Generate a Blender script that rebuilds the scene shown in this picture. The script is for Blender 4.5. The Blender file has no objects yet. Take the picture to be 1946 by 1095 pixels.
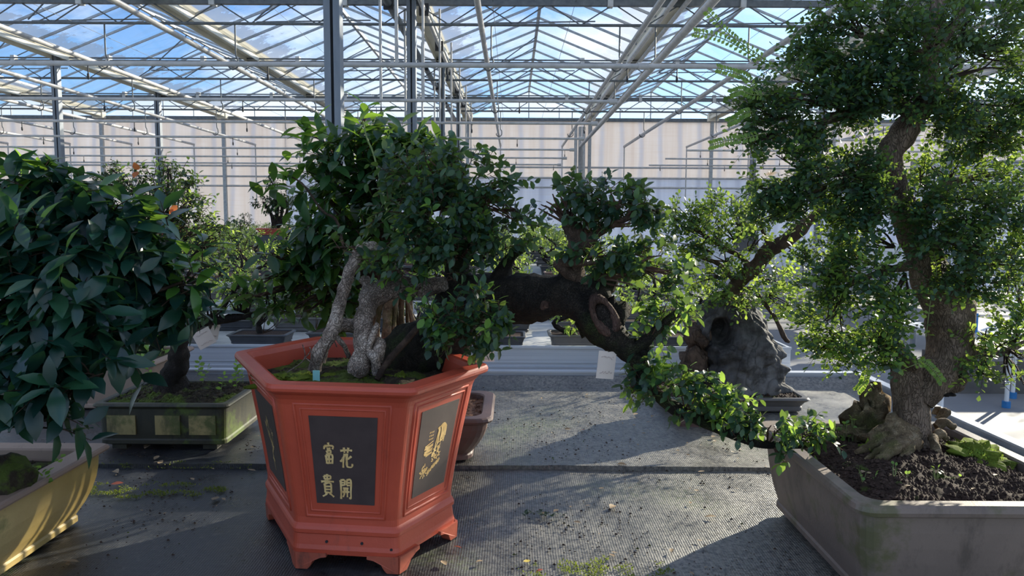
import bpy, math, random
import numpy as np
from mathutils import Vector, Matrix, noise as mnoise

sc = bpy.context.scene
COL = sc.collection
RND = random.Random(7)
R = math.radians
CAM = Vector((0, 0, 1.4)); F = 1405.0; PITCH = math.atan(130 / 1405); ROLL = .0052

# ------------------------------------------------------------------ camera
cd = bpy.data.cameras.new('camera'); cam = bpy.data.objects.new('camera', cd); COL.objects.link(cam)
cd.sensor_width = 36; cd.lens = F / 1946 * 36; cd.clip_end = 400; cd.clip_start = .05
_f = Vector((0, math.cos(PITCH), -math.sin(PITCH))); _r0 = Vector((1, 0, 0)); _u0 = Vector((0, math.sin(PITCH), math.cos(PITCH)))
_r = _r0 * math.cos(ROLL) + _u0 * math.sin(ROLL); _u = _u0 * math.cos(ROLL) - _r0 * math.sin(ROLL)
m = Matrix((_r, _u, -_f)).transposed().to_4x4(); m.translation = CAM
cam.matrix_world = m
sc.camera = cam

def at(x, y, Y):
    """point in the place seen at photo pixel (x, y), at distance Y along the greenhouse"""
    d = _f + _r * ((x - 973) / F) + _u * ((547.5 - y) / F)
    return CAM + d * (Y / d.y)

# ------------------------------------------------------------------ sky, sun, exposure
SUN_AZ, SUN_EL = R(46), R(20)
w = bpy.data.worlds.new('sky'); sc.world = w; w.use_nodes = True
nt = w.node_tree; nt.nodes.clear()
def N(t, **k):
    n = nt.nodes.new(t)
    for a, b in k.items(): setattr(n, a, b)
    return n
out = N('ShaderNodeOutputWorld'); bg = N('ShaderNodeBackground'); nt.links.new(bg.outputs[0], out.inputs[0])
sky = N('ShaderNodeTexSky', sky_type='NISHITA', sun_disc=False, sun_elevation=SUN_EL, sun_rotation=SUN_AZ, air_density=1.0, dust_density=.6, ozone_density=1.5)
tc = N('ShaderNodeTexCoord'); mp = N('ShaderNodeMapping'); mp.inputs['Scale'].default_value = (1.3, 1.3, 3.4)
nz = N('ShaderNodeTexNoise'); nz.inputs['Scale'].default_value = 2.1; nz.inputs['Detail'].default_value = 7; nz.inputs['Roughness'].default_value = .58
rp = N('ShaderNodeValToRGB'); rp.color_ramp.elements[0].position = .46; rp.color_ramp.elements[1].position = .66
mx = N('ShaderNodeMix', data_type='RGBA'); mx.inputs[7].default_value = (7.6, 7.8, 8.3, 1)
nt.links.new(tc.outputs['Generated'], mp.inputs[0]); nt.links.new(mp.outputs[0], nz.inputs[0]); nt.links.new(nz.outputs[0], rp.inputs[0])
nt.links.new(rp.outputs[0], mx.inputs[0]); tn = N('ShaderNodeMix', data_type='RGBA', blend_type='MULTIPLY'); tn.inputs[0].default_value = 1; tn.inputs[7].default_value = (.66, .90, 1.28, 1); nt.links.new(sky.outputs[0], tn.inputs[6]); nt.links.new(tn.outputs[2], mx.inputs[6]); nt.links.new(mx.outputs[2], bg.inputs[0])
bg.inputs[1].default_value = .13

sd = bpy.data.lights.new('sun', 'SUN'); so = bpy.data.objects.new('sun', sd); COL.objects.link(so)
sd.energy = 8.0; sd.angle = R(.6); sd.color = (1, .90, .74)
sv = Vector((math.sin(SUN_AZ) * math.cos(SUN_EL), math.cos(SUN_AZ) * math.cos(SUN_EL), math.sin(SUN_EL)))
so.rotation_euler = sv.to_track_quat('Z', 'Y').to_euler()
sc.view_settings.view_transform = 'Standard'; sc.view_settings.look = 'None'
sc.view_settings.exposure = .5; sc.view_settings.gamma = 1; sc.view_settings.use_curve_mapping = False
sc.cycles.transparent_max_bounces = 24

# ------------------------------------------------------------------ materials
def newmat(name):
    m = bpy.data.materials.new(name); m.use_nodes = True; m.node_tree.nodes.clear(); return m, m.node_tree
def nn(t, ty, inp=None, **k):
    n = t.nodes.new(ty)
    for a, b in k.items(): setattr(n, a, b)
    for a, b in (inp or {}).items():
        if isinstance(b, bpy.types.NodeSocket): t.links.new(b, n.inputs[a])
        else: n.inputs[a].default_value = b
    return n
def c4(c): return (c[0], c[1], c[2], 1)
def ramp(t, fac, stops):
    r = nn(t, 'ShaderNodeValToRGB', {0: fac}); e = r.color_ramp.elements
    while len(e) < len(stops): e.new(.5)
    for i, (p, c) in enumerate(stops): e[i].position = p; e[i].color = c4(c) if not isinstance(c, (int, float)) else (c, c, c, 1)
    return r.outputs[0]
def coords(t, scale=(1, 1, 1), kind='Object'):
    c = nn(t, 'ShaderNodeTexCoord'); return nn(t, 'ShaderNodeMapping', {0: c.outputs[kind], 'Scale': scale}).outputs[0]
def noise(t, vec, scale, detail=4, rough=.55): return nn(t, 'ShaderNodeTexNoise', {'Vector': vec, 'Scale': scale, 'Detail': detail, 'Roughness': rough}).outputs[0]
def mixc(t, f, a, b, mode='MIX'):
    n = nn(t, 'ShaderNodeMix', data_type='RGBA', blend_type=mode)
    for i, v in ((0, f), (6, a), (7, b)):
        if isinstance(v, bpy.types.NodeSocket): t.links.new(v, n.inputs[i])
        else: n.inputs[i].default_value = v if isinstance(v, (int, float)) else c4(v)
    return n.outputs[2]
def finish(t, col, rough=.6, bump=None, bstr=.3, bdist=.005, metal=0, spec=.5, extra=None):
    p = nn(t, 'ShaderNodeBsdfPrincipled', {'Roughness': rough, 'Metallic': metal, 'Specular IOR Level': spec})
    if isinstance(col, bpy.types.NodeSocket): t.links.new(col, p.inputs[0])
    else: p.inputs[0].default_value = c4(col)
    if bump is not None:
        b = nn(t, 'ShaderNodeBump', {'Strength': bstr, 'Distance': bdist, 'Height': bump}); t.links.new(b.outputs[0], p.inputs['Normal'])
    o = nn(t, 'ShaderNodeOutputMaterial', {0: p.outputs[0]})
    return p, o

def m_simple(name, a, b, scale=20, rough=.55, bump=.2, dist=.003, metal=0, spec=.5, stretch=(1, 1, 1)):
    m, t = newmat(name); v = coords(t, stretch); n1 = noise(t, v, scale, 6)
    col = ramp(t, n1, [(.3, a), (.7, b)])
    finish(t, col, rough, n1 if bump else None, bump, dist, metal, spec); return m

def m_leaf(name, cols, tcol, trans=.4, rough=.38, spec=.5):
    """leaves: colour varies from leaf to leaf, light shines through"""
    m, t = newmat(name); g = nn(t, 'ShaderNodeNewGeometry')
    k = len(cols); col = ramp(t, g.outputs['Random Per Island'], [(i / (k - 1), c) for i, c in enumerate(cols)])
    p = nn(t, 'ShaderNodeBsdfPrincipled', {0: col, 'Roughness': rough, 'Specular IOR Level': spec})
    tl = nn(t, 'ShaderNodeBsdfTranslucent', {0: mixc(t, .35, tcol, col)})
    mx = nn(t, 'ShaderNodeMixShader', {0: trans, 1: p.outputs[0], 2: tl.outputs[0]})
    nn(t, 'ShaderNodeOutputMaterial', {0: mx.outputs[0]}); return m

def m_bark(name, a, b, c=None, scale=30, stretch=(1, 1, .35), bump=.8, moss=None):
    m, t = newmat(name); v = coords(t, stretch); n1 = noise(t, v, scale, 8, .65)
    col = ramp(t, n1, [(.32, a), (.52, b), (.7, c or b)])
    if moss:
        n2 = noise(t, coords(t), 9, 5); col = mixc(t, ramp(t, n2, [(.5, 0), (.62, 1)]), col, moss)
    vo = nn(t, 'ShaderNodeTexVoronoi', {'Vector': nn(t, 'ShaderNodeVectorMath', {0: v, 1: nn(t, 'ShaderNodeTexNoise', {'Vector': v, 'Scale': scale * .8, 'Detail': 3}).outputs[1]}, operation='ADD').outputs[0], 'Scale': scale * .9}, feature='DISTANCE_TO_EDGE').outputs[0]
    wn = noise(t, coords(t), 14, 6, .7)
    col = mixc(t, ramp(t, vo, [(.0, .4), (.06, 0)]), col, tuple(x * .3 for x in a)); col = mixc(t, ramp(t, wn, [(.42, .7), (.55, 0)]), col, tuple(x * .55 for x in a))
    vo = ramp(t, vo, [(.0, .55), (.12, 1)])
    h = nn(t, 'ShaderNodeMath', {0: n1, 1: vo}, operation='ADD').outputs[0]
    finish(t, col, .8, h, min(1, bump * 1.2), .006, spec=.25); return m

def m_cloth():
    m, t = newmat('woven_ground_cloth'); v = coords(t)
    big = noise(t, v, 2.2, 5); mid = noise(t, v, 9, 6, .65); fine = noise(t, v, 130, 3, .7)
    col = ramp(t, mid, [(.3, (.008, .009, .012)), (.55, (.020, .023, .028)), (.75, (.05, .054, .06))])
    mossf = nn(t, 'ShaderNodeMath', {0: ramp(t, big, [(.55, 0), (.68, 1)]), 1: ramp(t, fine, [(.42, 0), (.56, 1)])}, operation='MULTIPLY').outputs[0]
    col = mixc(t, mossf, col, (.085, .115, .03))
    dirt = noise(t, v, 42, 8, .75); col = mixc(t, ramp(t, dirt, [(.56, 0), (.63, .8)]), col, (.012, .011, .01))
    silt = noise(t, v, 70, 5, .7); col = mixc(t, ramp(t, silt, [(.57, 0), (.7, .4)]), col, (.19, .18, .15))
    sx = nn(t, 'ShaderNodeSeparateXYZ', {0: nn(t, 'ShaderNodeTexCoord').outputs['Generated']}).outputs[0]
    sunlit_silt = ramp(t, nn(t, 'ShaderNodeMath', {0: sx, 1: nn(t, 'ShaderNodeMath', {0: noise(t, v, 1.6, 6, .7), 1: .5}, operation='MULTIPLY').outputs[0]}, operation='ADD').outputs[0], [(.80, 0), (.98, 1)])
    sunlit_silt = nn(t, 'ShaderNodeMath', {0: sunlit_silt, 1: ramp(t, noise(t, v, 95, 6, .75), [(.36, 0), (.60, .85)])}, operation='MULTIPLY').outputs[0]
    col = mixc(t, sunlit_silt, col, (.27, .255, .215))  # sunlit brightness painted in as pale silt, growing towards the right
    w1 = nn(t, 'ShaderNodeTexWave', {'Vector': v, 'Scale': 85, 'Distortion': 1.2, 'Detail': 1}, bands_direction='Y').outputs[1]
    w2 = nn(t, 'ShaderNodeTexWave', {'Vector': v, 'Scale': 60, 'Distortion': 1.2, 'Detail': 1}, bands_direction='X').outputs[1]
    h = nn(t, 'ShaderNodeMath', {0: nn(t, 'ShaderNodeMath', {0: w1, 1: w2}, operation='MULTIPLY').outputs[0], 1: fine}, operation='ADD').outputs[0]
    h = nn(t, 'ShaderNodeMath', {0: h, 1: nn(t, 'ShaderNodeMath', {0: dirt, 1: 2.0}, operation='MULTIPLY').outputs[0]}, operation='ADD').outputs[0]
    rr = nn(t, 'ShaderNodeMapRange', {0: mid, 1: .35, 2: .65, 3: .24, 4: .46}).outputs[0]
    p, o = finish(t, col, .5, h, .5, .0018, spec=1.0); t.links.new(rr, p.inputs['Roughness']); return m

def m_soil(name, a, b, c, moss, mossamt=.55, scale=90):
    m, t = newmat(name); v = coords(t); n1 = noise(t, v, scale, 6, .7)
    col = ramp(t, n1, [(.33, a), (.52, b), (.68, c)])
    g = nn(t, 'ShaderNodeNewGeometry').outputs['Random Per Island']
    col = mixc(t, .35, col, ramp(t, g, [(0, a), (.6, b), (1, c)]))
    n2 = noise(t, v, 11, 6, .6); f = ramp(t, n2, [(mossamt, 0), (mossamt + .07, 1)])
    col = mixc(t, f, col, mixc(t, noise(t, v, 60), moss, tuple(x * .35 for x in moss)))
    finish(t, col, .85, n1, .9, .006, spec=.2); return m

def m_pot(name, a, b, dirt, moss=None, dirtamt=.6, rough=.4, mossamt=.58, spec=.5):
    m, t = newmat(name); v = coords(t); n1 = noise(t, v, 6, 6, .6); col = ramp(t, n1, [(.35, a), (.65, b)])
    n2 = noise(t, coords(t, (1, 1, .4)), 17, 8, .72); col = mixc(t, ramp(t, n2, [(dirtamt, 0), (dirtamt + .14, .75)]), col, dirt)
    if moss:
        n3 = noise(t, v, 7.5, 7, .66); col = mixc(t, ramp(t, n3, [(mossamt, 0), (mossamt + .09, .9)]), col, moss)
    n4 = noise(t, v, 150, 4, .7)
    finish(t, col, rough, n4, .18, .002, spec=spec); return m

def m_wall(name, a, b, c, trans):
    m, t = newmat(name); v = coords(t)
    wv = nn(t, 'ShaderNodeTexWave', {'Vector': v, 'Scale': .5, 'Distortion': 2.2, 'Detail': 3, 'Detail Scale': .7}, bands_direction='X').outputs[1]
    n1 = noise(t, coords(t, (2.4, 1, .06)), 1.5, 5, .7); n2 = noise(t, coords(t, (.3, 1, 9)), 3, 4)
    col = ramp(t, n1, [(.30, a), (.5, b), (.70, c)])
    col = mixc(t, ramp(t, wv, [(.0, .5), (.22, 0)]), col, (.50, .55, .66))  # blue-grey bands: shading from bars outside, painted into the sheet colour
    col = mixc(t, ramp(t, n2, [(.45, 0), (.7, .25)]), col, (.62, .56, .5))
    rust = noise(t, coords(t, (.5, 1, 1.4)), 1.1, 3); col = mixc(t, ramp(t, rust, [(.69, 0), (.78, .6)]), col, (.5, .36, .14))
    d = nn(t, 'ShaderNodeBsdfDiffuse', {0: col}); tl = nn(t, 'ShaderNodeBsdfTranslucent', {0: col})
    mx = nn(t, 'ShaderNodeMixShader', {0: trans, 1: d.outputs[0], 2: tl.outputs[0]}); nn(t, 'ShaderNodeOutputMaterial', {0: mx.outputs[0]}); return m

def m_glass():
    """roof panes: clear, with old dirt and algae that thickens along the gutters (local x = slope position)"""
    m, t = newmat('roof_glass'); v = coords(t)
    uv = nn(t, 'ShaderNodeAttribute', attribute_name='slope').outputs['Fac']
    n1 = noise(t, coords(t, (1, 1.0, 1)), 3.2, 6, .6); n2 = noise(t, coords(t, (.6, 3, .6)), 1.5, 5, .6)
    s = nn(t, 'ShaderNodeMath', {0: n1, 1: uv}, operation='ADD').outputs[0]
    edge = ramp(t, s, [(.68, 1), (.74, 0)])
    film = ramp(t, n2, [(.45, .02), (.8, .28)])
    f = nn(t, 'ShaderNodeMath', {0: nn(t, 'ShaderNodeMath', {0: edge, 1: .62}, operation='MULTIPLY').outputs[0], 1: film}, operation='MAXIMUM').outputs[0]
    tr = nn(t, 'ShaderNodeBsdfTransparent', {0: (.96, .985, .98, 1)})
    gl = nn(t, 'ShaderNodeBsdfGlossy', {'Roughness': .05}); fr = ramp(t, nn(t, 'ShaderNodeLayerWeight', {0: .5}).outputs[1], [(.55, .03), (.86, .16), (1, .5)])
    a = nn(t, 'ShaderNodeMixShader', {0: fr, 1: tr.outputs[0], 2: gl.outputs[0]})
    d = nn(t, 'ShaderNodeBsdfDiffuse', {0: (.42, .45, .46, 1)}); tl = nn(t, 'ShaderNodeBsdfTranslucent', {0: (.55, .58, .6, 1)})
    dd = nn(t, 'ShaderNodeMixShader', {0: .55, 1: d.outputs[0], 2: tl.outputs[0]})
    mx = nn(t, 'ShaderNodeMixShader', {0: f, 1: a.outputs[0], 2: dd.outputs[0]}); nn(t, 'ShaderNodeOutputMaterial', {0: mx.outputs[0]}); return m

MT = dict(
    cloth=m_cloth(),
    alu=m_simple('brushed_aluminium', (.50, .53, .57), (.62, .65, .69), 30, .38, .08, .001, .35, .5, (.08, 1, 6)),
    alu2=m_simple('weathered_aluminium', (.42, .43, .42), (.6, .6, .57), 12, .5, .1, .001, .2),
    galv=m_simple('galvanised_steel', (.30, .32, .34), (.42, .44, .45), 16, .45, .1, .001, .5),
    dark=m_simple('dark_steel', (.10, .115, .125), (.17, .185, .19), 14, .5, .1, .001, .3),
    pipe=m_simple('painted_grey_pipe', (.40, .40, .39), (.56, .55, .53), 10, .45, .08, .001, .15),
    cream=m_simple('cream_gutter', (.66, .62, .50), (.80, .76, .64), 6, .5, .1, .002, 0, .4, (1, .3, 1)),
    post=m_simple('grey_post', (.15, .175, .205), (.22, .245, .275), 7, .5, .08, .001, .2, .4, (1, 1, .3)),
    black=m_simple('black_plastic', (.012, .012, .014), (.03, .03, .032), 20, .5, .1, .001),
    white=m_simple('white_plastic', (.68, .70, .72), (.8, .8, .8), 20, .45, .05, .001),
    blue=m_simple('blue_plastic', (.02, .16, .42), (.03, .22, .52), 20, .4, .05, .001),
    red=m_pot('red_clay_glaze', (.43, .064, .030), (.53, .082, .038), (.24, .05, .028), None, .62, .44),
    redfoot=m_pot('worn_red_clay', (.34, .075, .04), (.42, .09, .045), (.03, .028, .02), None, .5, .6),
    panel=m_simple('dark_brown_panel', (.055, .036, .032), (.075, .052, .045), 25, .42, .1, .001),
    gold=m_simple('gold_paint', (.66, .42, .15), (.86, .62, .27), 60, .45, .2, .001, .1),
    brownpot=m_pot('brown_unglazed_clay', (.105, .058, .046), (.15, .085, .068), (.06, .04, .034), None, .6, .5),
    mauvepot=m_pot('mauve_brown_clay', (.155, .118, .095), (.20, .152, .12), (.08, .062, .048), (.10, .095, .04), .52, .5, .56),
    yellowpot=m_pot('ochre_glaze', (.38, .27, .085), (.48, .36, .13), (.16, .11, .05), (.16, .17, .035), .58, .42, .6),
    yellowrim=m_pot('bare_clay_rim', (.26, .175, .125), (.33, .23, .165), (.15, .10, .07), None, .58, .6),
    mosspot=m_pot('mossy_dark_glaze', (.028, .028, .016), (.05, .045, .024), (.010, .012, .007), (.085, .125, .018), .5, .6, .56),
    mosspanel=m_pot('mossy_ochre_panel', (.26, .21, .08), (.34, .27, .11), (.05, .05, .02), (.07, .09, .02), .5, .6, .52),
    greypot=m_pot('grey_brown_clay', (.085, .08, .075), (.13, .12, .11), (.05, .05, .045), None, .6, .5),
    redpot2=m_pot('plain_red_clay', (.36, .06, .045), (.42, .08, .055), (.2, .05, .04), None, .6, .5),
    plastic=m_simple('dark_grey_pot', (.03, .032, .036), (.05, .052, .058), 18, .45, .1, .001),
    soil=m_soil('dark_granular_soil', (.022, .014, .010), (.055, .034, .025), (.12, .082, .062), (.10, .16, .025), .60),
    soilmoss=m_soil('mossy_soil', (.02, .016, .010), (.045, .035, .022), (.10, .08, .05), (.12, .17, .03), .47),
    soilred=m_soil('reddish_granular_soil', (.07, .032, .02), (.18, .085, .05), (.30, .17, .11), (.12, .14, .05), .64),
    moss=m_soil('bright_moss', (.06, .09, .012), (.16, .21, .025), (.30, .34, .05), (.22, .3, .03), .45, 140),
    barkdark=m_bark('dark_bark', (.010, .008, .006), (.028, .021, .016), (.06, .048, .038), 26, (1, 1, 1), .9, None),
    barkbrown=m_bark('brown_bark', (.07, .045, .03), (.13, .088, .06), (.19, .135, .10), 34, (1, 1, .3), .7),
    barkpale=m_bark('pale_grey_bark', (.13, .095, .07), (.42, .34, .27), (.62, .54, .45), 22, (1, 1, .8), .9, None),
    barkmoss=m_bark('mossy_bark', (.012, .010, .007), (.03, .024, .016), (.06, .048, .034), 26, (1, 1, 1), .9, (.035, .05, .012)),
    bartan=m_bark('tan_bark', (.13, .09, .06), (.24, .175, .125), (.34, .26, .19), 26, (1, 1, .3), .8),
    root=m_bark('knobbly_root_bark', (.15, .10, .055), (.36, .26, .15), (.50, .40, .26), 40, (1, 1, 1), 1.0, (.13, .13, .04)),
    wood=m_bark('reddish_bare_wood', (.06, .034, .024), (.125, .075, .055), (.22, .15, .12), 24, (1, 1, .3), .6),
    twig=m_bark('twig_bark', (.03, .02, .014), (.08, .052, .036), (.13, .09, .06), 60, (1, 1, 1), .4),
    twigred=m_bark('reddish_twig_bark', (.06, .03, .02), (.15, .085, .055), (.2, .13, .09), 60, (1, 1, 1), .4),
    stem=m_simple('green_stem', (.14, .20, .05), (.24, .28, .10), 50, .6, .1, .001),
    rock=m_bark('grey_weathered_rock', (.045, .043, .041), (.105, .102, .098), (.20, .195, .185), 6, (1, 1, .5), 1.0),
    rockbrown=m_bark('brown_rock_face', (.05, .034, .024), (.105, .070, .048), (.15, .105, .075), 10, (1, 1, .5), .8),
    paper=m_simple('cream_paper_tag', (.66, .56, .47), (.74, .64, .55), 14, .8, .05, .001),
    ink=m_simple('faded_ink', (.26, .17, .15), (.36, .25, .22), 90, .8, .05, .001),
    cyan=m_simple('turquoise_label', (.25, .60, .55), (.30, .66, .62), 14, .5, .05, .001),
    floor=m_simple('concrete_floor', (.21, .215, .225), (.30, .305, .315), 1.3, .6, .1, .003, 0, .4),
    lf_fic=m_leaf('large_ficus_leaf', [(.006, .028, .026), (.008, .040, .032), (.012, .055, .036), (.020, .080, .036)], (.16, .36, .04), .20, .30, .6),
    lf_ficy=m_leaf('young_ficus_leaf', [(.05, .17, .03), (.08, .23, .035), (.13, .30, .05)], (.42, .66, .06), .45, .35),
    lf_fic2=m_leaf('camellia_like_leaf', [(.007, .034, .017), (.013, .058, .022), (.026, .092, .028)], (.30, .52, .06), .34, .30, .55),
    lf_cen=m_leaf('small_blue_green_leaf', [(.008, .034, .026), (.014, .050, .034), (.024, .075, .040), (.042, .10, .040)], (.34, .52, .06), .30, .4),
    lf_ceny=m_leaf('fresh_green_leaf', [(.06, .19, .04), (.12, .28, .05), (.20, .35, .06)], (.55, .75, .10), .5, .4),
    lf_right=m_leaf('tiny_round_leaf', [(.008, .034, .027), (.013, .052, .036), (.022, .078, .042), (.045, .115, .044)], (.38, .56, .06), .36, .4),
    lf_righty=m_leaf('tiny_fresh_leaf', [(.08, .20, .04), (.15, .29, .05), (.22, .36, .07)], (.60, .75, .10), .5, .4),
    lf_dark=m_leaf('dark_pad_leaf', [(.006, .022, .014), (.010, .034, .018), (.020, .05, .022)], (.2, .35, .05), .25, .45),
    lf_bg=m_leaf('mid_green_leaf', [(.03, .09, .025), (.06, .15, .035), (.11, .22, .05)], (.48, .65, .10), .45, .45),
    lf_bgy=m_leaf('light_green_leaf', [(.10, .22, .04), (.18, .32, .05), (.28, .40, .07)], (.60, .75, .12), .5, .45),
    lf_orange=m_leaf('orange_leaf', [(.40, .10, .03), (.55, .16, .05)], (.8, .3, .08), .4, .45),
    litter=m_leaf('dry_leaf', [(.22, .14, .08), (.34, .24, .14), (.42, .34, .22)], (.4, .3, .15), .2, .6),
    litred=m_leaf('red_dry_leaf', [(.30, .06, .03), (.36, .09, .04)], (.4, .12, .05), .2, .5),
    lityel=m_leaf('yellow_dry_leaf', [(.48, .36, .05), (.55, .42, .07)], (.5, .4, .1), .2, .5),
    mosstip=m_leaf('moss_shoot', [(.07, .10, .015), (.13, .17, .025), (.24, .27, .05)], (.4, .5, .05), .3, .7),
    weed=m_leaf('weed_leaf', [(.10, .24, .05), (.18, .34, .06)], (.5, .7, .1), .45, .45),
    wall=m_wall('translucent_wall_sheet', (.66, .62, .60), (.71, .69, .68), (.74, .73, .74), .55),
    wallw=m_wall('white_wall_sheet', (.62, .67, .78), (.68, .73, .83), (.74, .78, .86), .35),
    glass=m_glass(),
)

# ------------------------------------------------------------------ building helpers
ORG = {}
def tag(o, label=None, cat=None, group=None, kind=None):
    if label: o['label'] = label
    if cat: o['category'] = cat
    if group: o['group'] = group
    if kind: o['kind'] = kind
    return o
def empty(name, loc, label=None, cat=None, group=None, kind=None):
    o = bpy.data.objects.new(name, None); COL.objects.link(o); o.location = loc; o.empty_display_size = .1
    ORG[o.name] = Vector(loc); return tag(o, label, cat, group, kind)
def copy_tree(o, parent=None):
    c = o.copy(); COL.objects.link(c)
    if parent: c.parent = parent; c.matrix_parent_inverse = o.matrix_parent_inverse.copy()
    for ch in KIDS.get(o.name, []): copy_tree(ch, c)
    return c
KIDS = {}

def catmull(P, rad, sub):
    P = [Vector(p) for p in P]
    if len(P) < 3: sub = max(sub, 2)
    Q, S = [], []; n = len(P)
    for i in range(n - 1):
        p0, p1, p2, p3 = P[max(i - 1, 0)], P[i], P[i + 1], P[min(i + 2, n - 1)]
        for k in range(sub):
            t = k / sub; t2 = t * t; t3 = t2 * t
            Q.append(.5 * ((2 * p1) + (p2 - p0) * t + (2 * p0 - 5 * p1 + 4 * p2 - p3) * t2 + (3 * p1 - p0 - 3 * p2 + p3) * t3))
            S.append(rad[i] * (1 - t) + rad[i + 1] * t)
    Q.append(P[-1]); S.append(rad[-1]); return Q, S

class MB:
    def __init__(s): s.v = []; s.f = []; s.s = []
    def add(s, vs, fs, smooth=False):
        b = len(s.v); s.v.extend([tuple(v) for v in vs]); s.f.extend([tuple(i + b for i in f) for f in fs]); s.s.extend([smooth] * len(fs)); return s
    def box(s, x0, x1, y0, y1, z0, z1):
        return s.add([(x0, y0, z0), (x1, y0, z0), (x1, y1, z0), (x0, y1, z0), (x0, y0, z1), (x1, y0, z1), (x1, y1, z1), (x0, y1, z1)],
                     [(3, 2, 1, 0), (4, 5, 6, 7), (0, 1, 5, 4), (1, 2, 6, 5), (2, 3, 7, 6), (3, 0, 4, 7)])
    def bar(s, p, q, w, h=None, up=(0, 0, 1)):
        h = h or w; p = Vector(p); q = Vector(q); d = (q - p).normalized(); u = Vector(up)
        if abs(d.dot(u)) > .98: u = Vector((1, 0, 0))
        a = d.cross(u).normalized() * (w / 2); b = a.cross(d).normalized() * (h / 2)
        vs = [p - a - b, p + a - b, p + a + b, p - a + b, q - a - b, q + a - b, q + a + b, q - a + b]
        return s.add(vs, [(0, 1, 2, 3), (7, 6, 5, 4), (1, 0, 4, 5), (2, 1, 5, 6), (3, 2, 6, 7), (0, 3, 7, 4)])
    def tube(s, P, rad, seg=8, sub=1, wob=0, wfreq=8, cap=True, flat=1):
        if isinstance(rad, (int, float)): rad = [rad] * len(P)
        if sub > 1: P, rad = catmull(P, rad, sub)
        P = [Vector(p) for p in P]; n = len(P); rings = []; ref = None
        for i in range(n):
            d = (P[min(i + 1, n - 1)] - P[max(i - 1, 0)])
            d = d.normalized() if d.length > 1e-9 else Vector((0, 0, 1))
            if ref is None: ref = Vector((0, 0, 1)) if abs(d.z) < .9 else Vector((1, 0, 0))
            a = d.cross(ref); a = a.normalized() if a.length > 1e-6 else Vector((1, 0, 0)); b = a.cross(d); ref = b.copy() if b.length > 0 else ref
            ring = []
            for k in range(seg):
                th = 2 * math.pi * k / seg; o = a * math.cos(th) + b * math.sin(th) * flat; r = rad[i]
                if wob:
                    q = (P[i] + o * r) * wfreq; r *= 1 + wob * (mnoise.noise(q) + .5 * mnoise.noise(q * 2.7))
                ring.append(P[i] + o * r)
            rings.append(ring)
        vs = [v for r in rings for v in r]; fs = []
        for i in range(n - 1):
            for k in range(seg):
                fs.append((i * seg + k, i * seg + (k + 1) % seg, (i + 1) * seg + (k + 1) % seg, (i + 1) * seg + k))
        s.add(vs, fs, True)
        if cap: s.add(rings[0], [tuple(reversed(range(seg)))]); s.add(rings[-1], [tuple(range(seg))])
        return s
    def loft(s, rings, smooth=False, cap0=False, cap1=False, closed=True):
        n = len(rings[0]); vs = [v for r in rings for v in r]; fs = []
        for i in range(len(rings) - 1):
            for k in range(n if closed else n - 1):
                fs.append((i * n + k, i * n + (k + 1) % n, (i + 1) * n + (k + 1) % n, (i + 1) * n + k))
        if cap0: fs.append(tuple(reversed(range(n))))
        if cap1: fs.append(tuple(range((len(rings) - 1) * n, len(rings) * n)))
        return s.add(vs, fs, smooth)
    def blob(s, c, r, seg=12, amp=.25, freq=6, seed=0):
        c = Vector(c); rings = []; m = seg // 2 + 1
        for i in range(m + 1):
            ph = math.pi * i / m; ring = []
            for k in range(seg):
                th = 2 * math.pi * k / seg; d = Vector((math.sin(ph) * math.cos(th), math.sin(ph) * math.sin(th), math.cos(ph)))
                q = 1 + amp * (mnoise.noise(d * freq * .3 + Vector((seed, 0, 0))) + .5 * mnoise.noise(d * freq + Vector((0, seed, 0))))
                ring.append(c + Vector((d.x * r[0], d.y * r[1], d.z * r[2])) * q)
            rings.append(ring)
        return s.loft(rings, True)
    def build(s, name, mat, parent=None, label=None, cat=None, group=None, kind=None, org=None):
        if not s.v: return None
        if parent is not None: o_ = ORG[parent.name]
        elif org is not None: o_ = Vector(org)
        else:
            A = np.array(s.v); lo, hi = A.min(0), A.max(0); o_ = Vector(((lo[0] + hi[0]) / 2, (lo[1] + hi[1]) / 2, lo[2]))
        me = bpy.data.meshes.new(name)
        me.from_pydata([(v[0] - o_.x, v[1] - o_.y, v[2] - o_.z) for v in s.v], [], s.f)
        me.polygons.foreach_set('use_smooth', s.s); me.materials.append(mat if not isinstance(mat, str) else MT[mat]); me.update()
        ob = bpy.data.objects.new(name, me); COL.objects.link(ob)
        if parent is not None: ob.parent = parent; KIDS.setdefault(parent.name, []).append(ob)
        else: ob.location = o_
        ORG[ob.name] = o_
        return tag(ob, label, cat, group, kind)

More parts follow.
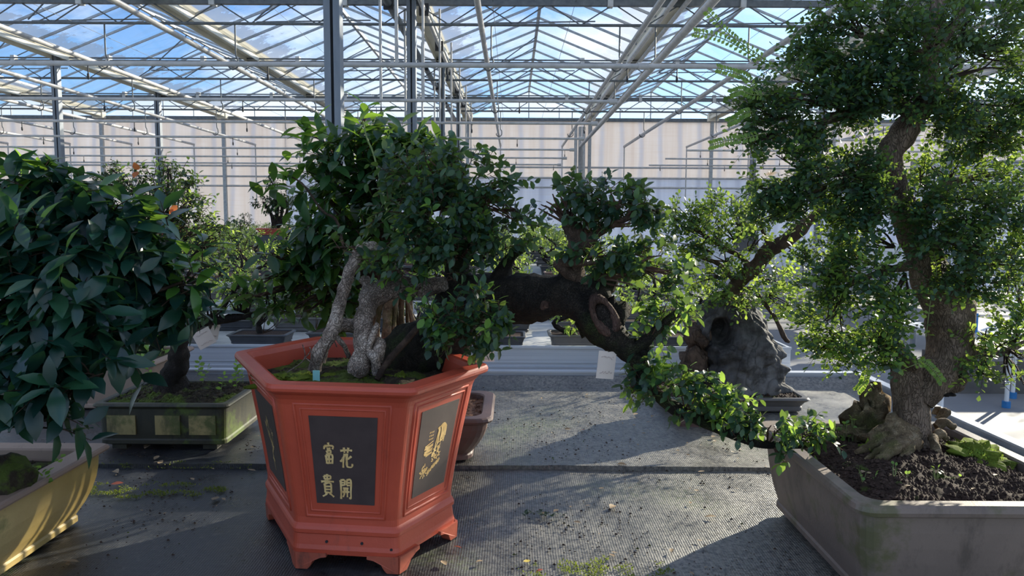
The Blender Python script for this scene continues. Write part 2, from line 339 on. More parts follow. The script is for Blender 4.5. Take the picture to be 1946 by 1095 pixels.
# leaf outlines: (t along, half width) ; built as centre + two sides
SHAPES = {
    'ellip': [(.0, .0), (.18, .28), (.42, .5), (.68, .42), (.88, .18), (1, 0)],
    'obov': [(.0, .0), (.35, .30), (.7, .5), (1, 0)],
    'oval': [(.0, .0), (.25, .42), (.6, .5), (.85, .26), (1, 0)],
    'lite': [(.0, .0), (.45, .5), (1, 0)],
}
def leaf_template(shape, wid, fold=.25, curl=.18):
    rows = SHAPES[shape]; v = []; f = []
    for i, (t, w) in enumerate(rows):
        zc = -curl * t * t + curl * .5 * t
        if w == 0: v.append((0, t, zc))
        else:
            x = w * wid; v += [(-x, t, zc + fold * x), (0, t, zc), (x, t, zc + fold * x)]
    idx = []; k = 0
    for t, w in rows: idx.append((k,) if w == 0 else (k, k + 1, k + 2)); k += 1 if w == 0 else 3
    for a, b in zip(idx[:-1], idx[1:]):
        if len(a) == 1: f += [(a[0], b[1], b[0]), (a[0], b[2], b[1])]
        elif len(b) == 1: f += [(a[0], a[1], b[0]), (a[1], a[2], b[0])]
        else: f += [(a[0], a[1], b[1], b[0]), (a[1], a[2], b[2], b[1])]
    return np.array(v), f

class Leaves:
    def __init__(s, shape='oval', wid=.5, fold=.25, curl=.18): s.T, s.F = leaf_template(shape, wid, fold, curl); s.pos = []; s.fr = []
    def put(s, p, d, n, size):
        d = d.normalized(); x = d.cross(n)
        if x.length < 1e-4: x = d.orthogonal()
        x.normalize(); z = x.cross(d)
        s.pos.append((p.x, p.y, p.z)); s.fr.append([[x.x * size, d.x * size, z.x * size], [x.y * size, d.y * size, z.y * size], [x.z * size, d.z * size, z.z * size]])
    def build(s, name, mat, parent, label=None, cat=None, group=None, kind=None, org=None):
        if not s.pos: return None
        P = np.array(s.pos); M_ = np.array(s.fr); V = np.einsum('nij,kj->nki', M_, s.T) + P[:, None, :]
        o_ = ORG[parent.name] if parent is not None else Vector(org)
        V = V.reshape(-1, 3) - np.array(o_); k = len(s.T); n = len(P)
        me = bpy.data.meshes.new(name)
        F_ = [tuple(i + j * k for i in f) for j in range(n) for f in s.F]
        me.from_pydata(V.tolist(), [], F_); me.polygons.foreach_set('use_smooth', [True] * len(F_)); me.materials.append(MT[mat]); me.update()
        ob = bpy.data.objects.new(name, me); COL.objects.link(ob)
        if parent is not None: ob.parent = parent; KIDS.setdefault(parent.name, []).append(ob)
        else: ob.location = o_
        ORG[ob.name] = Vector(o_)
        return tag(ob, label, cat, group, kind)

def rv(rnd=RND):
    while True:
        v = Vector((rnd.uniform(-1, 1), rnd.uniform(-1, 1), rnd.uniform(-1, 1)))
        if .05 < v.length < 1: return v
UP = Vector((0, 0, 1))
def twig(L, B, p, d, length, nleaf, size, mode='alt', r=.0009, droop=.3, rnd=RND, LY=None, yf=0, up=.8):
    """a twig from p along d carrying nleaf leaves; each leaf sits on its own spot of the twig"""
    d = d.normalized(); mid = p + d * length * .5 + UP * length * .04; q = p + d * length - UP * length * droop * .3
    if B is not None: B.tube([p, mid, q], [r, r * .8, r * .4], 3, 1, cap=False)
    side = d.cross(UP)
    if side.length < .1: side = d.orthogonal()
    side.normalize()
    young = LY is not None and rnd.random() < yf
    pn = UP * rnd.uniform(.1, 1) + rv(rnd) * .7; side = pn.cross(d).normalized() if mode == 'pinnate' else side
    for k in range(nleaf):
        t = (k + 1) / nleaf; b = p.lerp(mid, t * 2) if t < .5 else mid.lerp(q, t * 2 - 1)
        sg = 1 if k % 2 else -1; sz = size * rnd.uniform(.72, 1.15)
        if mode == 'pinnate':
            ld = d * .35 + side * sg + rv(rnd) * .3; n = pn + rv(rnd) * .75
            if k == nleaf - 1: ld = d
        elif mode == 'whorl':
            a = k * 2.4 + rnd.random(); e = d.orthogonal().normalized(); e2 = d.cross(e)
            ld = d * rnd.uniform(.1, .7) + e * math.cos(a) + e2 * math.sin(a) - UP * droop; n = UP * up + d * .4 + rv(rnd) * .5
        else:
            a = k * 2.4 + rnd.random(); e = d.orthogonal().normalized(); e2 = d.cross(e)
            ld = d * .55 + e * math.cos(a) * .9 + e2 * math.sin(a) * .9 - UP * droop + rv(rnd) * .3; n = UP * up + rv(rnd) * .6
        (LY if young else L).put(b, ld, n, sz)

def pad(L, B, anchor, c, rad, ntw, tl, nleaf, size, mode='alt', nbr=6, br=.003, droop=.3, out=1, upb=.3, LY=None, yf=0, rnd=RND, shell=.55, twr=.0009, up=.8, gap=(17, -.28)):
    """branchlets fanning from an anchor into an ellipsoid of foliage, twigs with leaves all over it"""
    c = Vector(c); anchor = Vector(anchor); ends = []
    for i in range(nbr):
        v = rv(rnd); e = c + Vector((v.x * rad[0], v.y * rad[1], v.z * rad[2])) * .7; ends.append(e)
        m1 = anchor.lerp(e, .5) + rv(rnd) * (e - anchor).length * .16
        if B is not None: B.tube([anchor, m1, e], [br, br * .65, br * .35], 5, 4, wob=.25, wfreq=60)
    for i in range(ntw):
        v = rv(rnd); v = v * (shell + (1 - shell) * v.length) / max(v.length, .3) if rnd.random() < .75 else v
        p = c + Vector((v.x * rad[0], v.y * rad[1], v.z * rad[2])) * .96
        if mnoise.noise(p * gap[0]) < gap[1] * rnd.random(): continue
        d = (p - c).normalized() * out + UP * upb + rv(rnd) * .7
        twig(L, B, p - d.normalized() * tl * .4, d, tl * rnd.uniform(.6, 1.3), nleaf, size, mode, twr, droop, rnd, LY, yf, up)

def pxpad(L, B, anc, cx, cy, rx, ry, Y, ntw, tl, nleaf, size, dY=None, **k):
    c = at(cx, cy, Y); s = Y / F
    r = (rx * s, dY if dY else (rx + ry) * .5 * s, ry * s)
    pad(L, B, anc, c, r, ntw, tl, nleaf, size, **k)

def pxtube(B, pts, seg=12, sub=5, wob=.2, wfreq=30, k=1.0, flat=1):
    P = [at(x, y, Y) for x, y, Y, r in pts]; B.tube(P, [r * k * Y / F for x, y, Y, r in pts], seg, sub, wob, wfreq, flat=flat); return P

def rrect(x0, x1, y0, y1, r, z, n=4):
    out = []
    for cx, cy, a0 in ((x1 - r, y1 - r, 0), (x0 + r, y1 - r, 90), (x0 + r, y0 + r, 180), (x1 - r, y0 + r, 270)):
        for k in range(n + 1):
            a = R(a0 + 90 * k / n); out.append((cx + r * math.cos(a), cy + r * math.sin(a), z))
    return out
def soil_mesh(poly, z, bump=.006, bits=0, bit=.004, dome=0, seed=0, rings=30):
    """rough soil surface inside a closed outline, with loose grains"""
    rnd = random.Random(seed); P = [Vector((p[0], p[1], z)) for p in poly]
    dense = []
    for i in range(len(P)):
        a, b = P[i], P[(i + 1) % len(P)]; k = max(1, int((b - a).length / .009))
        dense += [a.lerp(b, j / k) for j in range(k)]
    c = sum(dense, Vector()) / len(dense); B = MB(); rs = []
    for i in range(rings + 1):
        t = 1 - i / rings; ring = []
        for p in dense:
            q = c + (p - c) * max(t, .01); h = dome * (1 - t * t) + bump * (mnoise.noise(q * 25) + .6 * mnoise.noise(q * 70)) * (1 if i else 0)
            ring.append((q.x, q.y, z + h))
        rs.append(ring)
    B.loft(rs, True, cap1=True)
    for i in range(bits):
        a = rnd.choice(dense); t = math.sqrt(rnd.random()) * .97; q = c + (a - c) * t; s = bit * rnd.uniform(.5, 1.5)
        h = dome * (1 - t * t) + bump * (mnoise.noise(q * 25) + .6 * mnoise.noise(q * 70)); zz = z + h
        o = [Vector((rnd.uniform(-1, 1), rnd.uniform(-1, 1), rnd.uniform(.2, .9))) * .3 for _ in range(6)]
        vs = [(q.x + s * (dx + o_.x * .5), q.y + s * (dy + o_.y * .5), zz + s * (dz + o_.z * .4)) for (dx, dy, dz), o_ in zip(((1, 0, 0), (0, 1, 0), (-1, 0, 0), (0, -1, 0), (0, 0, .8), (0, 0, -.6)), o)]
        B.add(vs, [(0, 1, 4), (1, 2, 4), (2, 3, 4), (3, 0, 4), (1, 0, 5), (2, 1, 5), (3, 2, 5), (0, 3, 5)])
    return B
def rect_pot(parent, x0, x1, y0, y1, z, H, taper=.02, lip=.012, lt=.02, rr=.015, mat='greypot', wall=.02, feet=True, rimmat=None, panel=None, flare=0):
    """rectangular bonsai pot with a rolled lip, tapering body and feet; returns the pot object"""
    B = MB(); t = taper; fz = .012 if feet else 0; rings = []
    def ring(i, zz, r=rr): return rrect(x0 + i, x1 - i, y0 + i, y1 - i, max(r, .002), zz)
    rings = [ring(lip + t + .012, z + fz), ring(lip + t, z + fz + .006), ring(lip + t, z + fz + .016), ring(lip + t + .003, z + fz + .02)]
    for k in range(1, 6):
        a = k / 5; rings.append(ring(lip + t * (1 - a) ** (1 + flare) + .002, z + fz + .02 + (H - lt - fz - .02) * a))
    body = MB().loft(rings, False, cap0=True)
    rim = MB().loft([ring(lip, z + H - lt - .002), ring(.002, z + H - lt + .004), ring(0, z + H - lt * .5), ring(.002, z + H - .003), ring(.006, z + H), ring(wall, z + H), ring(wall + .003, z + H - .004), ring(wall + .004, z + H - .05)], False)
    if rimmat:
        po = body.build('pot', mat, parent); rim.build('rim', rimmat, po)
    else:
        b = len(body.v); body.add(rim.v, rim.f); po = body.build('pot', mat, parent)
    if feet:
        for sx in (x0 + lip + t + .03, x1 - lip - t - .07):
            for sy in (y0 + lip + t + .012, y1 - lip - t - .042):
                MB().box(sx, sx + .04, sy, sy + .03, z, z + fz + .002).build('foot', mat, po)
    return po

# ------------------------------------------------------------------ greenhouse shell
YG = [2.3, 6.5, 10.9, 15.2, 19.5, 23.7]                     # girder lines; the last is the far wall
ZT, ZB, ZR = 4.62, 4.22, 5.44                       # top chord, bottom chord, ridge
PX = 3.84; GX = [-1.42 + PX * k for k in range(-5, 6)]      # gutters run away from the camera at these X
B = MB().box(-90, 90, -30, 120, -.06, 0); B.build('floor', 'floor', kind='structure')

# far wall: translucent sheets between rails
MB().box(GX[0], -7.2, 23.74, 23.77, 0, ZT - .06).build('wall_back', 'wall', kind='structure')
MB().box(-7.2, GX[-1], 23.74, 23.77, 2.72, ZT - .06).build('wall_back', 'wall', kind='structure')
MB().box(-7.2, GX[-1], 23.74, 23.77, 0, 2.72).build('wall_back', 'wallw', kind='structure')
for i, z in enumerate((3.05, 2.72, 2.42)):
    MB().tube([(GX[0], 23.6, z), (GX[-1], 23.6, z)], .03, 8).build('trim_%d' % (i + 1), 'pipe', kind='structure')
MB().box(GX[0], GX[-1], 23.62, 23.8, ZT - .13, ZT - .03).build('trim_4', 'dark', kind='structure')
b = MB()
k = GX[0]
while k < GX[-1]: b.box(k - .012, k + .012, 23.7, 23.73, ZT - .03, ZT + .28); k += PX / 4
b.box(GX[0], GX[-1], 23.68, 23.72, ZT + .26, ZT + .30)
b.build('trim_5', 'galv', kind='structure')

# roof: one ceiling object per span
for i in range(len(GX) - 1):
    x0, x1 = GX[i] + .09, GX[i + 1] - .09; xm = (x0 + x1) / 2
    zg = ZT + .09
    y0, y1 = 1.0, 23.72; rows = 24
    root = empty('ceiling', (xm, (y0 + y1) / 2, zg), kind='structure')
    for side, (xa, xb) in enumerate(((x0, xm), (x1, xm))):
        vs, fs, at_ = [], [], []
        nx = 6
        for j in range(2):
            for k in range(nx + 1):
                t = k / nx; vs.append((xa + (xb - xa) * t, y0 if j == 0 else y1, zg + (ZR - zg) * t)); at_.append(t)
        for k in range(nx): fs.append((k, k + 1, nx + 2 + k, nx + 1 + k))
        g = MB().add(vs, fs).build('roof_glass', 'glass', root)
        a = g.data.attributes.new('slope', 'FLOAT', 'POINT'); a.data.foreach_set('value', at_)
        bars = MB(); dy = (y1 - y0) / rows
        for r_ in range(rows + 1):
            y = y0 + dy * r_
            bars.bar((xa, y, zg - .02), (xb, y, ZR - .02), .032, .04)
        bars.build('glazing_bars', 'galv', root)
    MB().bar((xm, y0, ZR), (xm, y1, ZR), .06, .07).build('ridge_bar', 'galv', root)
    # end gable of clear glass under the ridge at the far wall
    MB().add([(x0, 23.75, ZT), (x1, 23.75, ZT), (xm, 23.75, ZR)], [(0, 1, 2)]).build('gable_glass', 'glass', root)
    MB().bar((xm, 23.72, ZT - .03), (xm, 23.72, ZR), .03).build('gable_mullion', 'galv', root)
    # an opened ridge vent with its push rods
    if 2 <= i <= 7:
        for yy in (4.6, 8.8, 13.0, 17.2):
            v_ = MB()
            for dx in (-1, 1):
                v_.bar((xm + .02, yy - .5 * dx, ZR - .02), (xm - 1.05, yy - .1 * dx, ZT + .12), .018)
            v_.bar((xm - 1.05, yy, ZT + .12), (xm + .9, yy, ZT + .16), .02)
            v_.build('vent_push_rod', 'dark', root)

PLACE = {0: 'farthest left', 1: 'second from the far left', 2: 'third from the left', 3: 'fourth from the left, ending over the far wall posts', 4: 'just left of the row of grey posts',
         5: 'directly left of the middle span', 6: 'on the right side of the middle span', 7: 'second right of the middle span', 8: 'third right of the middle span, behind the tall tree', 9: 'fourth right of the middle span', 10: 'farthest right'}
ORD = ['first', 'second', 'third', 'fourth', 'fifth', 'sixth', 'seventh', 'eighth', 'ninth', 'tenth', 'eleventh', 'twelfth', 'thirteenth', 'fourteenth', 'fifteenth', 'sixteenth', 'seventeenth', 'eighteenth', 'nineteenth', 'twentieth']
for i, x in enumerate(GX):
    if i in (0, 10): pass
    root = empty('roof_gutter', (x, 12, ZT + .02), 'long cream roof gutter running to the far wall, ' + ORD[i] + ' gutter counted from the left', 'gutter', 'roof gutters')
    y0, y1 = 1.0, 23.6
    prof = [(-.13, .12), (-.125, .12), (-.075, .015), (.075, .015), (.125, .12), (.13, .12), (.08, 0), (-.08, 0)]
    r0 = [(x + a, y0, ZT + .03 + b) for a, b in prof]; r1 = [(x + a, y1, ZT + .03 + b) for a, b in prof]
    MB().loft([r1, r0], False, True, True).build('trough', 'cream', root)
    MB().box(x - .13, x - .122, y0, y1, ZT - .07, ZT + .03).box(x + .122, x + .13, y0, y1, ZT - .07, ZT + .03).box(x - .13, x + .13, y0, y1, ZT + .02, ZT + .028).build('condensation_channel', 'cream', root)
    MB().box(x - .16, x + .16, 23.4, 23.62, ZT - .12, ZT + .1).build('outlet_box', 'cream', root)

# lattice girders across the house
web_span = PX / 4
for gi, y in enumerate(YG[2:5]):
    y += .16
    root = empty('lattice_girder', (0, y, ZB), ['nearest', 'middle', 'farthest'][gi] + ' steel lattice girder spanning the whole width of the greenhouse', 'girder', 'lattice girders')
    MB().box(GX[0], GX[-1], y - .04, y + .04, ZT - .13, ZT - .04).build('top_chord', 'dark', root)
    MB().tube([(GX[0], y - .06, ZT - .01), (GX[-1], y - .06, ZT - .01)], .016, 6).build('tie_rod', 'dark', root)
    MB().tube([(GX[0], y, ZB), (GX[-1], y, ZB)], .022, 8).build('bottom_chord', 'dark', root)
    wb = MB(); x = GX[0]
    while x < GX[-1] - .1:
        wb.tube([(x, y, ZT - .1), (x + web_span / 2, y, ZB), (x + web_span, y, ZT - .1)], .011, 5); x += web_span
    wb.build('web_bars', 'dark', root)
    for k in range(14):
        xx = GX[1] + k * PX * .5 + .9
        if abs(xx) < 12: MB().box(xx - .04, xx + .04, y - .07, y + .05, ZT - .15, ZT + .04).build('chord_clamp', 'alu2', root)

# posts
def post(x, y, w, label, z1=ZT + .02, name='support_post', g='roof posts'):
    root = empty(name, (x, y, 0), label, 'post', g)
    P = MB(); a = w / 2; th = .012
    P.box(x - a, x - a + th, y - a, y + a, 0, z1).box(x - a + th, x + a, y + a - th, y + a, 0, z1).box(x + a - th, x + a, y - a, y + a - th, 0, z1)
    P.box(x - a + th, x - .012, y - a, y - a + th, 0, z1).box(x + .012, x + a - th, y - a, y - a + th, 0, z1)
    P.build('shaft', 'post', root)
    MB().box(x - a - .05, x + a + .05, y - a - .05, y + a + .05, 0, .012).build('base_plate', 'galv', root)
    return root
X5 = -1.46
post(X5 - .02, 6.25, .13, 'thick blue-grey steel post rising behind the tallest shoot of the glossy-leaved tree')
post(X5, 10.9, .125, 'grey steel post second from the front in the central row')
post(X5 + .03, 15.2, .115, 'grey steel post third from the front in the central row')
post(X5 + .05, 19.5, .11, 'slim grey steel post fourth from the front in the central row')
post(GX[3] - .1, 15.2, .13, 'grey steel post at the left, above the left big-leaved tree')
post(GX[3] - .1, 19.5, .13, 'grey steel post behind the twiggy shrub with orange leaves')
post(GX[7], 19.5, .13, 'pale steel post behind the left edge of the tall tree crown')
post(GX[7], 15.2, .12, 'grey steel post half hidden behind the tall tree crown')
post(GX[7] + .1, 10.9, .12, 'grey steel post seen right of the tall tree trunk')
wl = ['above the left edge of the photo', 'at far left', 'second visible from left', 'above the distant red planter', 'behind the glossy-leaved tree', 'at the end of the central post row', 'right of the middle span', 'left of the tall tree crown', 'behind the tall tree crown', 'at far right', 'outermost right']
for i, x in enumerate(GX):
    P = MB().box(x - .05, x + .05, 23.56, 23.66, 0, ZT - .1); P.build('wall_post', 'galv', label='slim steel post against the far wall, ' + wl[i], cat='post', group='posts of the far wall')
b = MB()
for dx in (-.55, -.42, -.30): b.tube([(GX[6] + dx + .1, 23.45, .0), (GX[6] + dx + .1, 23.45, 4.3)], .05, 8)
b.build('drain_pipes', 'pipe', label='bundle of pale vertical drain pipes at far wall right of middle span', cat='pipe')

# heating pipes running away from the camera, hung on J hooks, with a drop at the far end
ends = [-17.2, -15.3, -13.42, -11.55, -9.66, -7.8, -6.0, -4.1, -.37, 1.5, 3.38, 5.27, 7.15, 9.0]
for i, x in enumerate(ends):
    z = 3.62; ye = 22.7; big = x == 3.38
    root = empty('heating_pipe', (x, 12, z), 'grey overhead heating pipe running to far wall, ' + ORD[i] + ' from the left', 'pipe', 'long overhead heating pipes')
    MB().tube([(x, 2.5, z), (x, ye, z)], .034 if not big else .04, 8).build('pipe', 'pipe', root)
    MB().tube([(x, ye, z + .02), (x, ye, 1.9)], .018, 6).build('drop_pipe', 'pipe', root)
    for y in (11.06, 15.36, 19.66):
        MB().tube([(x + .05, y, ZB - .022), (x + .05, y, z + .16), (x + .075, y, z + .1), (x + .075, y, z - .01), (x + .0, y, z - .055), (x - .06, y, z - .01), (x - .055, y, z + .03)], .012, 5, 3).build('hook', 'dark', root)
x = 2.05
root = empty('header_pipe', (x, 12, 3.6), 'thick grey header pipe slanting across the roof right of middle span', 'pipe')
MB().tube([(x, 2.5, 3.66), (x, 22.7, 3.62), (x, 22.72, 1.4)], .05, 10).build('pipe', 'pipe', root)
for y in (11.06, 15.36, 19.66): MB().tube([(x + .02, y, ZB - .022), (x + .02, y, 3.72)], .012, 5).build('hanger', 'dark', root)

# pipes and cable duct running along the gutter of the central row of posts
for dx, dz, r_, mt_, lb in ((-.30, -.20, .055, 'dark', 'black cable duct beside the central posts, under the roof gutter'), (.20, -.28, .035, 'pipe', 'grey steam pipe strapped right of the central posts')):
    root = empty('service_pipe', (X5 + dx, 12, ZT + dz), lb, 'pipe')
    MB().tube([(X5 + dx, 2.5, ZT + dz), (X5 + dx, 23.3, ZT + dz)], r_, 8).build('pipe', mt_, root)
    for y in (6.5, 8.6, 10.7, 12.9, 15.0, 17.2, 19.3): MB().box(X5 + dx - .07, X5 + dx + .07, y, y + .06, ZT + dz - .08, ZT + dz + .08).build('clamp', 'black', root)
for dx, lb in ((-.22, 'left'), (.02, 'middle'), (.24, 'right')):
    root = empty('gutter_pipe', (GX[6] + dx, 12, ZT - .15), 'round pipe hung under the roof gutter right of middle span, ' + lb + ' of three', 'pipe', 'pipes under the right gutter')
    MB().tube([(GX[6] + dx, 2.5, ZT - .16 - abs(dx) * .3), (GX[6] + dx, 23.2, ZT - .16 - abs(dx) * .3)], .036, 8).build('pipe', 'pipe', root)

# irrigation booms across the house
yb = 7.15; j = 0
while yb < 20.5:
    for (x0, x1, lb) in ((GX[0] + 1, 1.28, 'left'), (1.25 if yb < 8 else (3.6 if yb > 9 else 2.4), GX[-1] - 1, 'right')):
        root = empty('irrigation_pipe', ((x0 + x1) / 2, yb, 2.85), ORD[j] + ' cross irrigation pipe from the front, ' + lb + ' half of the house', 'pipe', 'cross irrigation pipes')
        MB().tube([(x0, yb, 2.85), (x1, yb, 2.85)], .024 if yb < 8 else .02, 8).build('pipe', 'pipe', root)
        nz_ = MB(); x = x0 + .3 + (j % 2) * .7; k = 0
        while x < x1:
            if abs(x) < yb * .75 and k < 16:
                MB().tube([(x, yb, 2.83), (x, yb, 2.74)], .006, 5).tube([(x, yb, 2.76), (x, yb, 2.75), (x, yb, 2.715), (x, yb, 2.70)], [.006, .012, .012, .006], 6).build('spray_nozzle', 'black', root); k += 1
            x += 1.7
        if lb == 'left':
            for xx in (-1.62, -1.1): MB().tube([(xx, yb, 2.85), (xx, yb, ZB + .3)], .018, 6).build('hanger_pipe', 'pipe', root)
            MB().tube([(x1 - .1, yb, 2.85), (x1, yb, 2.85)], .034, 8).build('end_cap', 'pipe', root)
    yb += 2.1; j += 1
# thin wires along the house under the girders
for i, x in enumerate((-7.1, -5.9, -3.6, -.3, .9, 4.1)):
    MB().tube([(x, 1.2, ZB + .32), (x, 23.5, ZB + .32)], .004, 4).build('support_wire', 'dark', label='thin steel wire under the roof glass, ' + ORD[i] + ' of the wires from the left', cat='wire', group='roof wires')

# slatted shutter on the far wall at the right edge
root = empty('slatted_shutter', (14.4, 23.3, 2.3), 'blue-grey slatted shutter on the far wall at the right edge', 'shutter')
b = MB(); 
for k in range(9): b.box(12.6, 17, 23.3, 23.42, 2.35 + k * .1, 2.42 + k * .1)
b.build('slats', 'alu', root); MB().box(12.5, 17.1, 23.36, 23.5, 2.3, 3.3).build('frame', 'post', root)

# ------------------------------------------------------------------ benches
def bench(name, x0, x1, y0, y1, z, rimh, label, cloth=None, legs=True):
    """growing bench: tray with raised aluminium edge, frame and legs"""
    root = empty(name, ((x0 + x1) / 2, (y0 + y1) / 2, 0), label, 'bench')
    MB().box(x0 + .012, x1 - .012, y0 + .012, y1 - .012, z - .02, z - .004).build('tray', 'alu2', root)
    for nm, (a, b_, c, d) in (('front_edge', (x0, x1, y0, y0 + .012)), ('back_edge', (x0, x1, y1 - .012, y1)), ('left_edge', (x0, x0 + .012, y0 + .012, y1 - .012)), ('right_edge', (x1 - .012, x1, y0 + .012, y1 - .012))):
        e = MB().box(a, b_, c, d, z - .05, z + rimh)
        if nm in ('front_edge', 'back_edge'):
            s_ = -1 if nm == 'front_edge' else 1
            yy = c if s_ < 0 else d
            e.box(x0, x1, min(yy, yy + s_ * .010), max(yy, yy + s_ * .010), z + rimh - .008, z + rimh + .002)
            e.box(x0, x1, min(yy, yy + s_ * .016), max(yy, yy + s_ * .016), z - .052, z - .040)
            e.box(x0, x1, min(yy, yy + s_ * .004), max(yy, yy + s_ * .004), z - .026, z - .022)
        e.build(nm, 'alu', root)
    if legs:
        fr = MB()
        for yy in (y0 + .3, y1 - .3): fr.box(x0 + .1, x1 - .1, yy - .02, yy + .02, z - .07, z - .021)
        fr.build('frame', 'galv', root)
        n = max(2, int((x1 - x0) / 2.2) + 1)
        for i in range(n):
            for yy in (y0 + .3, y1 - .3):
                xx = x0 + .25 + (x1 - x0 - .5) * i / (n - 1)
                MB().box(xx - .02, xx + .02, yy - .02, yy + .02, 0, z - .071).build('leg', 'galv', root)
    return root

BX0, BX1 = -2.6, 1.40
root = empty('display_bench', ((BX0 + BX1) / 2, 1.6, 0), 'front growing bench with low aluminium edge carrying the large potted bonsai', 'bench')
MB().box(BX0 + .012, BX1 - .012, .12, 2.92, .72, .735).build('tray', 'alu2', root)
MB().box(BX0, BX1, 2.92, 2.935, .70, .79).box(BX0, BX1, 2.915, 2.955, .79, .796).build('back_edge', 'alu', root)
e = MB().box(BX1 - .012, BX1, .1, 2.92, .70, .79).box(BX1 - .022, BX1 + .012, .1, 2.955, .79, .796)
e.build('right_edge', 'alu', root)
MB().box(BX0, BX0 + .012, .1, 2.92, .70, .79).build('left_edge', 'alu', root)
MB().box(BX0, BX1, .1, .12, .70, .79).build('front_edge', 'alu', root)
fr = MB()
for yy in (.5, 2.5): fr.box(BX0 + .1, BX1 - .1, yy - .02, yy + .02, .66, .719)
fr.build('frame', 'galv', root)
for xx in (-2.3, -.6, 1.1):
    for yy in (.5, 2.5): MB().box(xx - .02, xx + .02, yy - .02, yy + .02, 0, .659).build('leg', 'galv', root)

def cloth_sheet(x0, x1, y0, y1, z, edge_front=0, up_back=0, up_right=0, amp=.002, nx=170, ny=60, seed=0):
    B = MB(); vs = []; fs = []
    for j in range(ny + 1):
        for i in range(nx + 1):
            x = x0 + (x1 - x0) * i / nx; y = y0 + (y1 - y0) * j / ny
            q = Vector((x * 3 + seed, y * 3, 0)); h = amp * (mnoise.noise(q) + .6 * mnoise.noise(q * 3.7)) + amp
            if edge_front:
                d = (y - y0); yw = .006 * mnoise.noise(Vector((x * 4, 1.3, 0))) + .003 * mnoise.noise(Vector((x * 13, 2.3, 0)))
                if d < .06: y += yw * (1 - d / .06)
                h += edge_front * (.75 + .5 * mnoise.noise(Vector((x * 2.2, 5, 0)))) * math.exp(-(d / .035) ** 2)
            if up_back: d = (y1 - y); h += up_back * math.exp(-(d / .035) ** 2)
            if up_right: d = (x1 - x); h += up_right * math.exp(-(d / .03) ** 2) * (.8 + .5 * mnoise.noise(Vector((y * 6, 1, 0))))
            vs.append((x, y, z + h))
    for j in range(ny):
        for i in range(nx): fs.append((j * (nx + 1) + i, j * (nx + 1) + i + 1, (j + 1) * (nx + 1) + i + 1, (j + 1) * (nx + 1) + i))
    B.add(vs, fs, True)
    if edge_front:
        b_ = len(vs); w_ = [(vs[i][0], vs[i][1], z - .004) for i in range(nx + 1)]
        B.add([vs[i] for i in range(nx + 1)] + w_, [(i, i + nx + 1, i + nx + 2, i + 1) for i in range(nx)], True)
    return B
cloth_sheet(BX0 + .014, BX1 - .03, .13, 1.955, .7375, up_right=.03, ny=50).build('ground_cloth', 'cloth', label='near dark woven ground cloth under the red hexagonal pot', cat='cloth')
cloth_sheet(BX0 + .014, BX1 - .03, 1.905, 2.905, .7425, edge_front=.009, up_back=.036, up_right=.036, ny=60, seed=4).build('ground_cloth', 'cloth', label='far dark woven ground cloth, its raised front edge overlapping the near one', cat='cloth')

bench('growing_bench', -8.5, 1.165, 3.05, 4.55, .83, .045, 'second bench, light aluminium edge directly behind the front bench')
ROWS = [(3.05, 4.55), (4.95, 6.1), (6.42, 8.35), (8.7, 10.7), (11.1, 13.0), (13.3, 15.0), (15.4, 17.3), (17.7, 19.3), (19.75, 22.2)]
for i, (ya, yb_) in enumerate(ROWS[1:]):
    bench('growing_bench', -5 - ya * .55, 1.3, ya, yb_, .80, .05, ['third', 'fourth', 'fifth', 'sixth', 'seventh', 'eighth', 'ninth', 'tenth'][i] + ' bench row from the front, left of the aisle')
bench('growing_bench', 4.3, 9.5, 7.0, 8.6, .80, .06, 'bench right of the aisle seen behind the tall tree trunk')
bench('growing_bench', 2.6, 5.2, 9.6, 11.0, .86, .14, 'white edged bench beyond the aisle behind the rock bonsai')
bench('growing_bench', 3.4, 8.2, 12.4, 13.8, .86, .12, 'far bench beyond the aisle near the far wall')
MB().box(3.65, 9, 5.95, 6.5, 0, .27).build('low_plinth', 'greypot', label='low dark plinth beside the aisle at the right edge', cat='plinth')
# white tube racks with blue feet right of the aisle
for (x0, x1, y, z1, lb) in ((2.9, 3.75, 4.9, .98, 'white tube rack seen just left of the tall tree trunk'), (4.0, 4.9, 5.2, 1.12, 'white tube rack right of the tall tree trunk')):
    root = empty('tube_rack', ((x0 + x1) / 2, y, 0), lb, 'rack')
    for xx in (x0, x1):
        for yy in (y, y + .6):
            MB().tube([(xx, yy, .0), (xx, yy, z1)], .016, 8).build('leg', 'white', root); MB().tube([(xx, yy, .0), (xx, yy, .05)], .03, 8).build('foot', 'blue', root)
    MB().tube([(x0, y, z1), (x1, y, z1)], .016, 8).tube([(x0, y + .6, z1), (x1, y + .6, z1)], .016, 8).tube([(x0, y, z1), (x0, y + .6, z1)], .016, 8).tube([(x1, y, z1), (x1, y + .6, z1)], .016, 8).build('top_frame', 'white', root)
    MB().box(x0, x1, y, y + .6, .62, .65).build('shelf', 'alu', root)
    MB().box(x0 + .1, x0 + .28, y + .1, y + .3, .651, .78).build('blue_crate', 'blue', label='small blue crate on a white rack, ' + lb.split('rack ')[1].replace('seen just ', ''), cat='crate')

